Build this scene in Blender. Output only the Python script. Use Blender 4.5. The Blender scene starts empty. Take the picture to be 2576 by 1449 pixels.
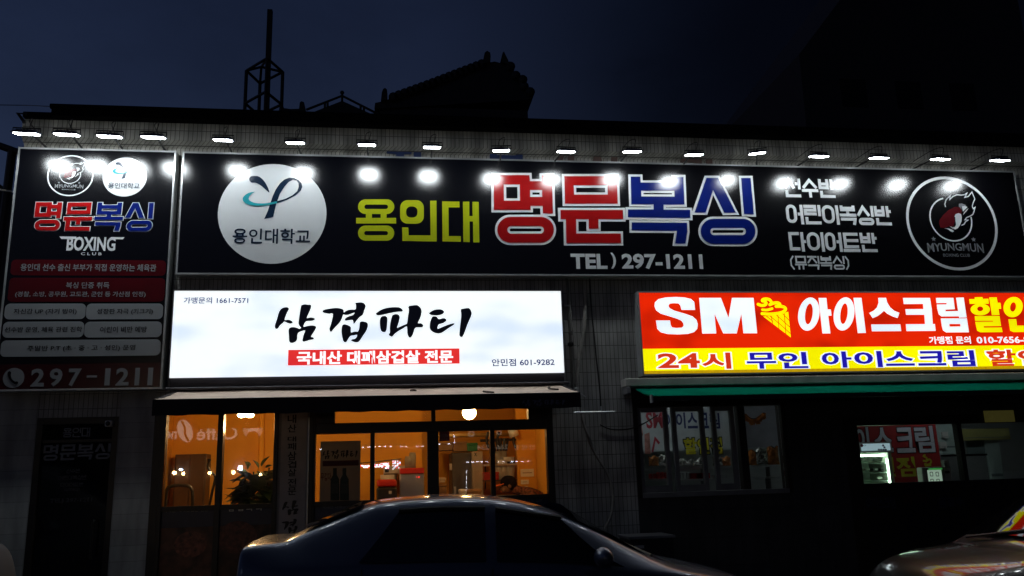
import bpy, bmesh, math, random
from mathutils import Vector, Matrix
from mathutils.geometry import tessellate_polygon
random.seed(7)
R = math.radians
scene = bpy.context.scene
COL = scene.collection

# ------------------------------------------------------------------ camera
CAM = Vector((0.0, -9.0, 1.6))
FPX, YAW, PITCH, ROLL = 2100.52, .147871827, .223988402, -.0317417541
PW, PH = 2576.0, 1449.0
_cy, _sy, _cp, _sp = math.cos(YAW), math.sin(YAW), math.cos(PITCH), math.sin(PITCH)
FWD = Vector((_sy*_cp, _cy*_cp, _sp))
_r = Vector((_cy, -_sy, 0)); _u = _r.cross(FWD)
RIGHT = _r*math.cos(ROLL) + _u*math.sin(ROLL)
UP = -_r*math.sin(ROLL) + _u*math.cos(ROLL)
cd = bpy.data.cameras.new('camera'); cam = bpy.data.objects.new('camera', cd); COL.objects.link(cam)
cam.matrix_world = Matrix(((RIGHT.x, UP.x, -FWD.x, CAM.x), (RIGHT.y, UP.y, -FWD.y, CAM.y), (RIGHT.z, UP.z, -FWD.z, CAM.z), (0, 0, 0, 1)))
cd.sensor_width = 36.0; cd.lens = FPX/PW*36.0; cd.clip_end = 2000; cd.clip_start = .05
scene.camera = cam

# ------------------------------------------------------------------ dusk sky, exposure
world = bpy.data.worlds.new('World'); scene.world = world; world.use_nodes = True
nt = world.node_tree; nt.nodes.clear()
N = nt.nodes.new; Lk = nt.links.new
wo = N('ShaderNodeOutputWorld'); bg = N('ShaderNodeBackground'); sky = N('ShaderNodeTexSky')
sky.sky_type = 'NISHITA'; sky.sun_disc = False; sky.sun_elevation = R(-1.45); sky.sun_rotation = R(-75); sky.ozone_density = 2.0; sky.dust_density = 1.0
tc = N('ShaderNodeTexCoord'); mp = N('ShaderNodeMapping'); mp.inputs['Scale'].default_value = (1.6, 1.6, 3.2); mp.inputs['Location'].default_value = (.35, .0, .2)
nz = N('ShaderNodeTexNoise'); nz.inputs['Scale'].default_value = 1.7; nz.inputs['Detail'].default_value = 7; nz.inputs['Roughness'].default_value = .55
cr = N('ShaderNodeValToRGB'); cr.color_ramp.elements[0].position = .38; cr.color_ramp.elements[1].position = .66
cr.color_ramp.elements[0].color = (.80, .80, .80, 1); cr.color_ramp.elements[1].color = (1.1, 1.1, 1.1, 1)
# a heavy cloud bank fills the eastern (right) half of the dusk sky
sx = N('ShaderNodeSeparateXYZ'); mr = N('ShaderNodeMapRange'); mr.interpolation_type = 'SMOOTHSTEP'; mr.inputs['From Min'].default_value = .02; mr.inputs['From Max'].default_value = .46
mr.inputs['To Min'].default_value = 1.0; mr.inputs['To Max'].default_value = .13
ad = N('ShaderNodeMath'); ad.operation = 'MULTIPLY_ADD'; ad.inputs[1].default_value = .30; ad.inputs[2].default_value = -.14
ax = N('ShaderNodeMath'); ax.operation = 'ADD'
m1 = N('ShaderNodeMix'); m1.data_type = 'RGBA'; m1.blend_type = 'MULTIPLY'; m1.inputs['Factor'].default_value = 1
m2 = N('ShaderNodeMix'); m2.data_type = 'RGBA'; m2.blend_type = 'MULTIPLY'; m2.inputs['Factor'].default_value = 1
m3 = N('ShaderNodeMix'); m3.data_type = 'RGBA'; m3.blend_type = 'MULTIPLY'; m3.inputs['Factor'].default_value = 1
m3.inputs['B'].default_value = (.93, .93, 1.22, 1)
Lk(tc.outputs['Generated'], mp.inputs['Vector']); Lk(mp.outputs[0], nz.inputs['Vector']); Lk(nz.outputs['Fac'], cr.inputs[0])
Lk(tc.outputs['Generated'], sx.inputs[0]); Lk(nz.outputs['Fac'], ad.inputs[0]); Lk(sx.outputs['X'], ax.inputs[0]); Lk(ad.outputs[0], ax.inputs[1]); Lk(ax.outputs[0], mr.inputs['Value'])
Lk(sky.outputs[0], m1.inputs['A']); Lk(cr.outputs[0], m1.inputs['B']); Lk(m1.outputs['Result'], m2.inputs['A']); Lk(mr.outputs[0], m2.inputs['B'])
Lk(m2.outputs['Result'], m3.inputs['A']); Lk(m3.outputs['Result'], bg.inputs['Color']); Lk(bg.outputs[0], wo.inputs[0])
bg.inputs['Strength'].default_value = .15
sd = bpy.data.lights.new('sun', 'SUN'); sd.energy = .01; sd.angle = R(12); sd.color = (.6, .7, 1.0)   # the last dusk glow
so = bpy.data.objects.new('sun', sd); COL.objects.link(so); so.rotation_euler = (R(60), 0, R(-40)); so.location = (-20, -20, 20)
vs = scene.view_settings; vs.view_transform = 'Standard'; vs.look = 'None'; vs.exposure = 0; vs.gamma = 1; vs.use_curve_mapping = False
scene.render.engine = 'CYCLES'
cy = scene.cycles; cy.use_denoising = True
try: cy.denoiser = 'OPENIMAGEDENOISE'
except Exception: pass
cy.max_bounces = 8; cy.sample_clamp_indirect = 6; cy.caustics_reflective = False; cy.caustics_refractive = False; cy.transparent_max_bounces = 12

# ------------------------------------------------------------------ helpers
def ray(px, py): return RIGHT*(px-PW/2) + UP*(PH/2-py) + FWD*FPX
def at(px, py, Y=0.0):
    d = ray(px, py); t = (Y-CAM.y)/d.y
    return CAM + d*t
YG = .20                                    # plane of the shop glass
def mir(px, py, L):                         # the real point, across the street, whose reflection in the shop glass is seen there
    p = at(px, py, YG+L); return Vector((p.x, YG-L, p.z))
F = 2576/4096
class Crop:                                 # coordinates measured on an enlargement of the photograph
    def __init__(s, x0, y0, k): s.x0, s.y0, s.k = x0, y0, k
    def p(s, x, y): return ((s.x0+x/s.k)*F, (s.y0+y/s.k)*F)
    def w(s, x, y, Y=0.0): q = s.p(x, y); return at(q[0], q[1], Y)
    def xz(s, x, y, Y=0.0): v = s.w(x, y, Y); return (v.x, v.z)
    def box(s, x0, y0, x1, y1, Y=0.0):      # X0, Z0, X1, Z1 on the plane
        xm, ym = (x0+x1)/2, (y0+y1)/2
        return (s.xz(x0, ym, Y)[0], s.xz(xm, y1, Y)[1], s.xz(x1, ym, Y)[0], s.xz(xm, y0, Y)[1])
    def poly(s, pts, Y=0.0): return [s.xz(x, y, Y) for x, y in pts]
PX = Crop(0, 0, F)
CA = Crop(1900, 560, 2.14667); CB = Crop(700, 560, 2.04444); CR = Crop(2980, 560, 2.30824); CE = Crop(3600, 690, 3.6214)
C1 = Crop(0, 500, 2.6829); C2 = Crop(0, 1000, 2.4145); C6 = Crop(660, 1120, 2.4978); C7 = Crop(1500, 1120, 2.498)
B1 = Crop(1080, 1190, 6.1333); B2 = Crop(1480, 1190, 6.1333); S1 = Crop(2540, 1160, 3.22); S2 = Crop(3296, 1160, 3.22)
I1 = Crop(0, 1560, 1.947); I2 = Crop(600, 1560, 1.9471); I3 = Crop(1200, 1560, 2.8983); I4 = Crop(1700, 1560, 2.8986); I5 = Crop(2400, 1560, 1.9478); I6 = Crop(3300, 1560, 1.9472)
T8 = Crop(900, 0, 1.84)

# ---- materials
MATS = {}
def mat(name, col, rough=.5, metal=0, spec=.5, emit=None, strength=0, var=.12, vscale=6, bump=0, coat=0, crough=.05):
    if name in MATS: return MATS[name]
    m = bpy.data.materials.new(name); m.use_nodes = True; t = m.node_tree
    b = t.nodes['Principled BSDF']
    b.inputs['Base Color'].default_value = (*col, 1); b.inputs['Roughness'].default_value = rough; b.inputs['Metallic'].default_value = metal
    b.inputs['Specular IOR Level'].default_value = spec
    if coat: b.inputs['Coat Weight'].default_value = coat; b.inputs['Coat Roughness'].default_value = crough
    if var or bump:
        c = t.nodes.new('ShaderNodeTexCoord'); n = t.nodes.new('ShaderNodeTexNoise'); n.inputs['Scale'].default_value = vscale; n.inputs['Detail'].default_value = 5
        t.links.new(c.outputs['Object'], n.inputs['Vector'])
        if var:
            r = t.nodes.new('ShaderNodeValToRGB'); r.color_ramp.elements[0].position = .3; r.color_ramp.elements[1].position = .7
            r.color_ramp.elements[0].color = (*[x*(1-var) for x in col], 1); r.color_ramp.elements[1].color = (*[min(1, x*(1+var)) for x in col], 1)
            t.links.new(n.outputs['Fac'], r.inputs[0]); t.links.new(r.outputs[0], b.inputs['Base Color'])
            q = t.nodes.new('ShaderNodeMapRange'); q.inputs['To Min'].default_value = max(.02, rough-.06); q.inputs['To Max'].default_value = min(1, rough+.06)
            t.links.new(n.outputs['Fac'], q.inputs['Value']); t.links.new(q.outputs[0], b.inputs['Roughness'])
        if bump:
            bp = t.nodes.new('ShaderNodeBump'); bp.inputs['Strength'].default_value = bump; bp.inputs['Distance'].default_value = .01
            t.links.new(n.outputs['Fac'], bp.inputs['Height']); t.links.new(bp.outputs[0], b.inputs['Normal'])
    if name.endswith('_vinyl'):
        o = t.nodes['Material Output']; df = t.nodes.new('ShaderNodeBsdfDiffuse'); g1 = t.nodes.new('ShaderNodeBsdfGlossy'); g2 = t.nodes.new('ShaderNodeBsdfGlossy'); x1 = t.nodes.new('ShaderNodeMixShader'); x2 = t.nodes.new('ShaderNodeMixShader')
        src = b.inputs['Base Color'].links
        if src: t.links.new(src[0].from_socket, df.inputs[0])
        else: df.inputs[0].default_value = (*col, 1)
        for g_, rg in ((g1, .26), (g2, .45)): g_.distribution = 'BECKMANN'; g_.inputs['Roughness'].default_value = rg
        x1.inputs[0].default_value = .10; x2.inputs[0].default_value = .006
        t.links.new(df.outputs[0], x1.inputs[1]); t.links.new(g1.outputs[0], x1.inputs[2]); t.links.new(x1.outputs[0], x2.inputs[1]); t.links.new(g2.outputs[0], x2.inputs[2]); t.links.new(x2.outputs[0], o.inputs[0])
    if emit: b.inputs['Emission Color'].default_value = (*emit, 1); b.inputs['Emission Strength'].default_value = strength
    MATS[name] = m; return m
def lightbox(name, c0, c1, s, scale=(1.1, 1, 2.6)):       # back-lit film: brightness wanders between the tubes behind it
    m = mat(name, (.6*c0[0], .6*c0[1], .6*c0[2]), .25, var=0); t = m.node_tree; b = t.nodes['Principled BSDF']
    c = t.nodes.new('ShaderNodeTexCoord'); mp = t.nodes.new('ShaderNodeMapping'); mp.inputs['Scale'].default_value = scale
    n = t.nodes.new('ShaderNodeTexNoise'); n.inputs['Scale'].default_value = 1.0; n.inputs['Detail'].default_value = 2
    r = t.nodes.new('ShaderNodeValToRGB'); r.color_ramp.elements[0].position = .33; r.color_ramp.elements[1].position = .52
    r.color_ramp.elements[0].color = (*c1, 1); r.color_ramp.elements[1].color = (*c0, 1)
    t.links.new(c.outputs['Object'], mp.inputs[0]); t.links.new(mp.outputs[0], n.inputs[0]); t.links.new(n.outputs['Fac'], r.inputs[0])
    t.links.new(r.outputs[0], b.inputs['Emission Color']); b.inputs['Emission Strength'].default_value = s
    return m
def tile_mat(name, c1, c2, mortar, bw, rh, rough=.35, ms=.0035, stain=.35):
    m = bpy.data.materials.new(name); m.use_nodes = True; t = m.node_tree; b = t.nodes['Principled BSDF']; n = t.nodes.new; l = t.links.new
    c = n('ShaderNodeTexCoord'); s = n('ShaderNodeSeparateXYZ'); k = n('ShaderNodeCombineXYZ'); a = n('ShaderNodeMath'); a.operation = 'ADD'; a.inputs[1].default_value = 0
    l(c.outputs['Object'], s.inputs[0]); ax = n('ShaderNodeMath'); ax.operation = 'ADD'; l(s.outputs['X'], ax.inputs[0]); l(s.outputs['Y'], ax.inputs[1])
    l(ax.outputs[0], k.inputs['X']); l(s.outputs['Z'], k.inputs['Y'])
    br = n('ShaderNodeTexBrick'); br.offset = 0; br.squash = 1; br.inputs['Scale'].default_value = 1; br.inputs['Brick Width'].default_value = bw; br.inputs['Row Height'].default_value = rh
    br.inputs['Mortar Size'].default_value = ms; br.inputs['Mortar Smooth'].default_value = .2; br.inputs['Color1'].default_value = (*c1, 1); br.inputs['Color2'].default_value = (*c2, 1); br.inputs['Mortar'].default_value = (*mortar, 1)
    l(k.outputs[0], br.inputs['Vector'])
    z = n('ShaderNodeTexNoise'); z.inputs['Scale'].default_value = 2.5; z.inputs['Detail'].default_value = 8; mpn = n('ShaderNodeMapping'); mpn.inputs['Scale'].default_value = (3, 1, .6); l(c.outputs['Object'], mpn.inputs[0]); l(mpn.outputs[0], z.inputs['Vector'])
    r = n('ShaderNodeValToRGB'); r.color_ramp.elements[0].position = .35; r.color_ramp.elements[1].position = .6; r.color_ramp.elements[0].color = (1-stain,)*3+(1,); r.color_ramp.elements[1].color = (1, 1, 1, 1); l(z.outputs['Fac'], r.inputs[0])
    x = n('ShaderNodeMix'); x.data_type = 'RGBA'; x.blend_type = 'MULTIPLY'; x.inputs['Factor'].default_value = 1; l(br.outputs['Color'], x.inputs['A']); l(r.outputs[0], x.inputs['B']); l(x.outputs['Result'], b.inputs['Base Color'])
    bp = n('ShaderNodeBump'); bp.inputs['Strength'].default_value = .5; bp.inputs['Distance'].default_value = .004; bp.invert = True; l(br.outputs['Fac'], bp.inputs['Height']); l(bp.outputs[0], b.inputs['Normal'])
    b.inputs['Roughness'].default_value = rough; MATS[name] = m; return m
def translucent(name, col):                   # thin paper that the room behind shines through
    m = mat(name, col, .7, var=.05); t = m.node_tree; b = t.nodes['Principled BSDF']; o = t.nodes['Material Output']; x = t.nodes.new('ShaderNodeMixShader'); x.inputs[0].default_value = .20; k = t.nodes.new('ShaderNodeBsdfTranslucent'); k.inputs[0].default_value = (*col, 1)
    t.links.new(b.outputs[0], x.inputs[1]); t.links.new(k.outputs[0], x.inputs[2]); t.links.new(x.outputs[0], o.inputs[0]); return m
def glass_mat(name, tint=(1, 1, 1), base=.055):
    m = bpy.data.materials.new(name); m.use_nodes = True; t = m.node_tree; t.nodes.clear()
    o = t.nodes.new('ShaderNodeOutputMaterial'); x = t.nodes.new('ShaderNodeMixShader'); tr = t.nodes.new('ShaderNodeBsdfTransparent'); g = t.nodes.new('ShaderNodeBsdfGlossy')
    f = t.nodes.new('ShaderNodeFresnel'); f.inputs[0].default_value = 1.5; tr.inputs[0].default_value = (*tint, 1); g.inputs['Roughness'].default_value = .01
    t.links.new(f.outputs[0], x.inputs[0]); t.links.new(tr.outputs[0], x.inputs[1]); t.links.new(g.outputs[0], x.inputs[2]); t.links.new(x.outputs[0], o.inputs[0])
    MATS[name] = m; return m

# ---- mesh builder
class MB:
    def __init__(s): s.v = []; s.f = []; s.m = []; s.mats = []; s.lay = 0
    def mi(s, m):
        if m not in s.mats: s.mats.append(m)
        return s.mats.index(m)
    def add(s, vs, fs, m):
        o = len(s.v); i = s.mi(m); s.v += [tuple(v) for v in vs]
        for f in fs: s.f.append([o+k for k in f]); s.m.append(i)
    def box(s, x0, x1, y0, y1, z0, z1, m):
        x0, x1 = min(x0, x1), max(x0, x1); y0, y1 = min(y0, y1), max(y0, y1); z0, z1 = min(z0, z1), max(z0, z1)
        s.add([(x0,y0,z0),(x1,y0,z0),(x1,y1,z0),(x0,y1,z0),(x0,y0,z1),(x1,y0,z1),(x1,y1,z1),(x0,y1,z1)],
              [(0,3,2,1),(4,5,6,7),(0,1,5,4),(1,2,6,5),(2,3,7,6),(3,0,4,7)], m)
    def prism(s, pts, y0, y1, m):             # outline in x, z swept along y
        n = len(pts); a = sum(pts[i][0]*pts[(i+1)%n][1]-pts[(i+1)%n][0]*pts[i][1] for i in range(n))
        if a < 0: pts = pts[::-1]
        vs = [(x, y0, z) for x, z in pts]+[(x, y1, z) for x, z in pts]
        tri = tessellate_polygon([[Vector((x, z, 0)) for x, z in pts]])
        fs = [tuple(t) for t in tri]+[tuple(n+k for k in t[::-1]) for t in tri]+[(i, i+n, (i+1)%n+n, (i+1)%n) for i in range(n)]
        s.add(vs, fs, m)
    def tube(s, pts, r, m, n=8, cap=True):
        pts = [Vector(p) for p in pts]; rs = r if isinstance(r, (list, tuple)) else [r]*len(pts); vs = []; fs = []; up = Vector((.13, .31, .94))
        for i, p in enumerate(pts):
            d = (pts[min(i+1, len(pts)-1)]-pts[max(i-1, 0)]).normalized(); a = d.cross(up)
            if a.length < 1e-3: a = d.cross(Vector((1, 0, 0)))
            a.normalize(); b = d.cross(a)
            for k in range(n): t = 2*math.pi*k/n; vs.append(p+(a*math.cos(t)+b*math.sin(t))*rs[i])
        for i in range(len(pts)-1):
            for k in range(n): fs.append((i*n+k, i*n+(k+1)%n, (i+1)*n+(k+1)%n, (i+1)*n+k))
        if cap: fs += [tuple(range(n))[::-1], tuple(range((len(pts)-1)*n, len(pts)*n))]
        s.add(vs, fs, m)
    def lathe(s, c, prof, m, n=16):           # prof: (r, z) around a vertical axis
        vs = []; fs = []
        for r, z in prof:
            for k in range(n): t = 2*math.pi*k/n; vs.append((c[0]+r*math.cos(t), c[1]+r*math.sin(t), c[2]+z))
        for i in range(len(prof)-1):
            for k in range(n): fs.append((i*n+k, i*n+(k+1)%n, (i+1)*n+(k+1)%n, (i+1)*n+k))
        fs += [tuple(range(n))[::-1], tuple(range((len(prof)-1)*n, len(prof)*n))]
        s.add(vs, fs, m)
    def ball(s, c, r, m, n=14, sc=(1, 1, 1)):
        vs = []; fs = []; h = n//2
        for i in range(h+1):
            p = math.pi*i/h
            for k in range(n): t = 2*math.pi*k/n; vs.append((c[0]+r*sc[0]*math.sin(p)*math.cos(t), c[1]+r*sc[1]*math.sin(p)*math.sin(t), c[2]+r*sc[2]*math.cos(p)))
        for i in range(h):
            for k in range(n): fs.append((i*n+k, (i+1)*n+k, (i+1)*n+(k+1)%n, i*n+(k+1)%n))
        s.add(vs, fs, m)
    def fill(s, contours, Y, m, jit=True):    # flat vinyl shape on a plane of constant y, holes allowed
        if jit: s.lay += 1; Y = Y - .00025*(s.lay % 9)
        tri = tessellate_polygon([[Vector((x, z, 0)) for x, z in c] for c in contours]); flat = [p for c in contours for p in c]
        fs = []
        for a, b, c in tri:
            A, B, C = flat[a], flat[b], flat[c]
            cr_ = (B[0]-A[0])*(C[1]-A[1])-(B[1]-A[1])*(C[0]-A[0])
            if abs(cr_) < 1e-12: continue
            fs.append((a, b, c) if cr_ > 0 else (a, c, b))
        s.add([(x, Y, z) for x, z in flat], fs, m)
    def stroke(s, pts, w, Y, m, closed=False):  # flat band with mitred corners
        n = len(pts); P = [Vector(p) for p in pts]; L_ = []; R_ = []
        for i in range(n):
            a = P[i-1] if (i > 0 or closed) else None; b = P[(i+1) % n] if (i < n-1 or closed) else None
            d1 = (P[i]-a).normalized() if a is not None else None; d2 = (b-P[i]).normalized() if b is not None else None
            if d1 is None: d1 = d2
            if d2 is None: d2 = d1
            n1 = Vector((-d1.y, d1.x)); n2 = Vector((-d2.y, d2.x)); mm = (n1+n2); mm = mm.normalized() if mm.length > 1e-6 else n1
            k = w/2/max(.35, mm.dot(n1)); L_.append(P[i]+mm*k); R_.append(P[i]-mm*k)
        s.lay += 1; y = Y-.00025*(s.lay % 9); vs = [(p.x, y, p.y) for p in L_]+[(p.x, y, p.y) for p in R_]
        fs = [(i, n+i, n+(i+1) % n, (i+1) % n) for i in range(n if closed else n-1)]
        s.add(vs, fs, m)
    def xz_add(s, uv, fs, box, Y, m, warp=None):
        x0, z0, x1, z1 = box; s.lay += 1; y = Y-.00025*(s.lay % 9)
        if warp: uv = [warp(u, v) for u, v in uv]
        s.add([(x0+u*(x1-x0), y, z0+v*(z1-z0)) for u, v in uv], fs, m)
    def build(s, name, parent=None, smooth=False, bevel=0, subd=0):
        me = bpy.data.meshes.new(name); o = bpy.data.objects.new(name, me); COL.objects.link(o)
        off = Vector((0, 0, 0))
        if parent is not None: off = world_loc(parent); o.parent = parent
        else:
            xs = [v[0] for v in s.v]; ys = [v[1] for v in s.v]; zs = [v[2] for v in s.v]
            off = Vector(((min(xs)+max(xs))/2, (min(ys)+max(ys))/2, min(zs))); o.location = off
        me.from_pydata([(v[0]-off.x, v[1]-off.y, v[2]-off.z) for v in s.v], [], s.f)
        for m in s.mats: me.materials.append(m)
        me.polygons.foreach_set('material_index', s.m)
        if smooth: me.polygons.foreach_set('use_smooth', [True]*len(me.polygons))
        me.update()
        if bevel: b = o.modifiers.new('bevel', 'BEVEL'); b.width = bevel; b.segments = 2; b.limit_method = 'ANGLE'
        if subd: b = o.modifiers.new('subd', 'SUBSURF'); b.levels = subd; b.render_levels = subd
        return o
def world_loc(o):
    v = Vector(o.location)
    while o.parent is not None: o = o.parent; v = v+Vector(o.location)
    return v
def tag(o, label=None, cat=None, group=None, kind=None):
    for k, v in (('label', label), ('category', cat), ('group', group), ('kind', kind)):
        if v: o[k] = v
    return o
def thing(name, loc, label, cat, group=None):
    o = bpy.data.objects.new(name, None); COL.objects.link(o); o.location = loc; o.empty_display_size = .1
    return tag(o, label, cat, group)
def kids(o): return [c for c in bpy.data.objects if c.parent == o]
def dup(o, loc=None, rz=None, label=None, parent=None):
    c = o.copy(); COL.objects.link(c)
    if parent is not None: c.parent = parent
    if loc is not None: c.location = loc
    if rz is not None: c.rotation_euler.z = rz
    if label: c['label'] = label
    for k in kids(o): dup(k, parent=c)
    return c
def one(fn, name, parent=None, **kw):
    b = MB(); fn(b); return b.build(name, parent, **kw)

# ---- lettering: built-in font outlines, and a square-cut Hangul drawn from strokes
_tc = {}
def outline(s, off=0.0, res=3):
    k = (s, off)
    if k in _tc: return _tc[k]
    c = bpy.data.curves.new('t', 'FONT'); c.body = s; c.size = 1; c.offset = off; c.resolution_u = res; c.fill_mode = 'FRONT'
    o = bpy.data.objects.new('t', c); COL.objects.link(o)
    me = bpy.data.meshes.new_from_object(o); vs = [(v.co.x, v.co.y) for v in me.vertices]; fs = [tuple(p.vertices) for p in me.polygons]
    bpy.data.objects.remove(o); bpy.data.meshes.remove(me); bpy.data.curves.remove(c); _tc[k] = (vs, fs); return _tc[k]
def text(b, s, box, Y, m, off=0.02, back=None, backoff=.06, warp=None):
    vs, fs = outline(s, off); xs = [v[0] for v in vs]; ys = [v[1] for v in vs]; a, c = min(xs), min(ys); w, h = max(xs)-a, max(ys)-c
    if back is not None:
        v2, f2 = outline(s, backoff); b.xz_add([((x-a)/w, (y-c)/h) for x, y in v2], f2, box, Y+.003, back)
    b.xz_add([((x-a)/w, (y-c)/h) for x, y in vs], fs, box, Y, m, warp)
def rr(x0, z0, x1, z1, r, n=7):              # rounded rectangle
    o = []
    for cx, cz, a in ((x1-r, z1-r, 0), (x0+r, z1-r, 90), (x0+r, z0+r, 180), (x1-r, z0+r, 270)):
        for i in range(n+1): t = R(a+90*i/n); o.append((cx+r*math.cos(t), cz+r*math.sin(t)))
    return o
def ell(cx, cz, rx, rz, n=36, shear=0): return [(cx+rx*math.cos(2*math.pi*i/n)+shear*math.sin(2*math.pi*i/n), cz+rz*math.sin(2*math.pi*i/n)) for i in range(n)]
JL = 'ㄱㄲㄴㄷㄸㄹㅁㅂㅃㅅㅆㅇㅈㅉㅊㅋㅌㅍㅎ'; JV = 'ㅏㅐㅑㅒㅓㅔㅕㅖㅗㅘㅙㅚㅛㅜㅝㅞㅟㅠㅡㅢㅣ'; JT = ['', 'ㄱ', 'ㄲ', 'ㄳ', 'ㄴ', 'ㄵ', 'ㄶ', 'ㄷ', 'ㄹ', 'ㄺ', 'ㄻ', 'ㄼ', 'ㄽ', 'ㄾ', 'ㄿ', 'ㅀ', 'ㅁ', 'ㅂ', 'ㅄ', 'ㅅ', 'ㅆ', 'ㅇ', 'ㅈ', 'ㅊ', 'ㅋ', 'ㅌ', 'ㅍ', 'ㅎ']
O_ = 'O'
JS = {'ㄱ': [[(0,1),(1,1),(.93,0)]], 'ㄴ': [[(0,1),(0,0),(1,0)]], 'ㄷ': [[(1,1),(0,1),(0,0),(1,0)]], 'ㄹ': [[(0,1),(1,1),(1,.5),(0,.5),(0,0),(1,0)]],
      'ㅁ': [[(0,0),(1,0),(1,1),(0,1),O_]], 'ㅂ': [[(0,1),(0,0),(1,0),(1,1)], [(0,.52),(1,.52)]], 'ㅅ': [[(0,0),(.5,1),(1,0)]], 'ㅇ': [O_],
      'ㅈ': [[(0,1),(1,1)], [(0,0),(.5,.95),(1,0)]], 'ㅊ': [[(.3,1),(.7,1)], [(0,.74),(1,.74)], [(0,0),(.5,.7),(1,0)]], 'ㅋ': [[(0,1),(1,1),(.95,0)], [(0,.52),(1,.52)]],
      'ㅌ': [[(1,1),(0,1),(0,0),(1,0)], [(0,.5),(1,.5)]], 'ㅍ': [[(0,1),(1,1)], [(0,0),(1,0)], [(.28,1),(.28,0)], [(.72,1),(.72,0)]], 'ㅎ': [[(.3,1),(.7,1)], [(0,.76),(1,.76)], ['o']]}
def syl(b, ch, box, w, Y, m):
    k = ord(ch)-0xAC00; l, v, t = JL[k//588], JV[(k % 588)//28], JT[k % 28]; x0, z0, x1, z1 = box; W, H = x1-x0, z1-z0; h = w/2
    X = lambda u: x0+u*W
    Zz = lambda u: z0+u*H
    def jam(c, bx):
        a0, c0, a1, c1 = bx[0]+h, bx[1]+h, bx[2]-h, bx[3]-h
        for st in JS[c]:
            if st == O_ or st == ['o']:
                if st == ['o']: c1 = c0+(c1-c0)*.5
                r = min(a1-a0, c1-c0)*.5+h; b.fill([rr(a0-h, c0-h, a1+h, c1+h, min(r, (a1-a0)/2+h, (c1-c0)/2+h)*.98), rr(a0+h, c0+h, max(a1-h, a0+h*1.2), max(c1-h, c0+h*1.2), max(.2*h, min(a1-a0-2*h, c1-c0-2*h)*.48))], Y, m); continue
            cl = st[-1] == O_; pts = [p for p in st if p != O_]; ex = 0
            P = [(a0+p[0]*(a1-a0), c0+p[1]*(c1-c0)) for p in pts]
            if not cl:   # square line ends reach the box edge
                for e, q in ((0, 1), (-1, -2)):
                    d = Vector(P[e])-Vector(P[q]); d = d.normalized()*h; P[e] = (P[e][0]+d.x, P[e][1]+d.y)
            b.stroke(P, w, Y, m, cl)
    lo = .40 if t else 0.0                   # where the final consonant ends
    B = Zz(lo)+ (h*.35 if t else 0); vert = v in 'ㅏㅐㅑㅒㅓㅔㅕㅖㅣ'; mixv = v in 'ㅘㅝㅟㅢㅚㅙㅞ'
    def bar(xa, za, xb, zb): b.stroke([(xa, za), (xb, zb)], w, Y, m)
    if vert or mixv:
        two = v in 'ㅐㅔㅖㅒ'; e = v in 'ㅏㅑㅐㅘ'; xv = X(1)-h-(w*.75 if v in 'ㅏㅑㅘ' else 0); xl = xv-h-w*.45-(w*1.5 if two else 0)-(w*.75 if v in 'ㅓㅕㅔㅖㅝ' else 0)
        low = z0 if (t in ('ㄴ',) and False) else B
        bar(xv, B, xv, z1)
        mz = B+(z1-B)*.52
        if v in 'ㅏㅘ': bar(xv+h*.9, mz, X(1), mz)
        if v in 'ㅑ': bar(xv+h*.9, mz+w, X(1), mz+w); bar(xv+h*.9, mz-w, X(1), mz-w)
        if two: bar(xv-w*1.7, B, xv-w*1.7, z1)
        if v == 'ㅐ': bar(xv-w*1.3, mz, xv-h*.9, mz)
        if v in 'ㅓㅝ': bar(xv-w*1.35, mz, xv-h*.9, mz)
        if v == 'ㅔ': bar(xv-w*2.9, mz, xv-w*2.1, mz)
        if v == 'ㅕ': bar(xv-w*1.35, mz+w*.8, xv-h*.9, mz+w*.8); bar(xv-w*1.35, mz-w*.8, xv-h*.9, mz-w*.8)
        if v == 'ㅖ': bar(xv-w*2.9, mz+w*.8, xv-w*2.1, mz+w*.8); bar(xv-w*2.9, mz-w*.8, xv-w*2.1, mz-w*.8)
        bl = B
        if mixv:
            bl = B+(z1-B)*.36
            bar(x0, bl-h*1.2, xl, bl-h*1.2)
            xm = (x0+xl)/2
            if v in 'ㅘㅚㅙ': bar(xm, bl-h*.4, xm, bl+h)
            if v in 'ㅝㅟㅞ': bar(xm, bl-h*2, xm, B)
            bl += h*.2
        jam(l, (x0, bl+(0 if mixv else (z1-B)*.06), xl, z1))
    else:
        hb = B+(z1-B)*(.30 if v in 'ㅜㅠ' else .0)+h; top = hb+h*1.4+(w*.6 if v in 'ㅗㅛ' else 0)
        bar(x0, hb, x1, hb); xm = (x0+x1)/2
        if v == 'ㅗ': bar(xm, hb+h*.9, xm, top+h*.6)
        if v == 'ㅛ': bar(X(.33), hb+h*.9, X(.33), top+h*.6); bar(X(.67), hb+h*.9, X(.67), top+h*.6)
        if v == 'ㅜ': bar(xm, hb-h*.9, xm, B)
        if v == 'ㅠ': bar(X(.33), hb-h*.9, X(.33), B); bar(X(.67), hb-h*.9, X(.67), B)
        jam(l, (X(.06), top, X(.94), z1))
    if t: jam(t, (X(.05), z0, X(.97), Zz(lo)-h*.35))
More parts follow.
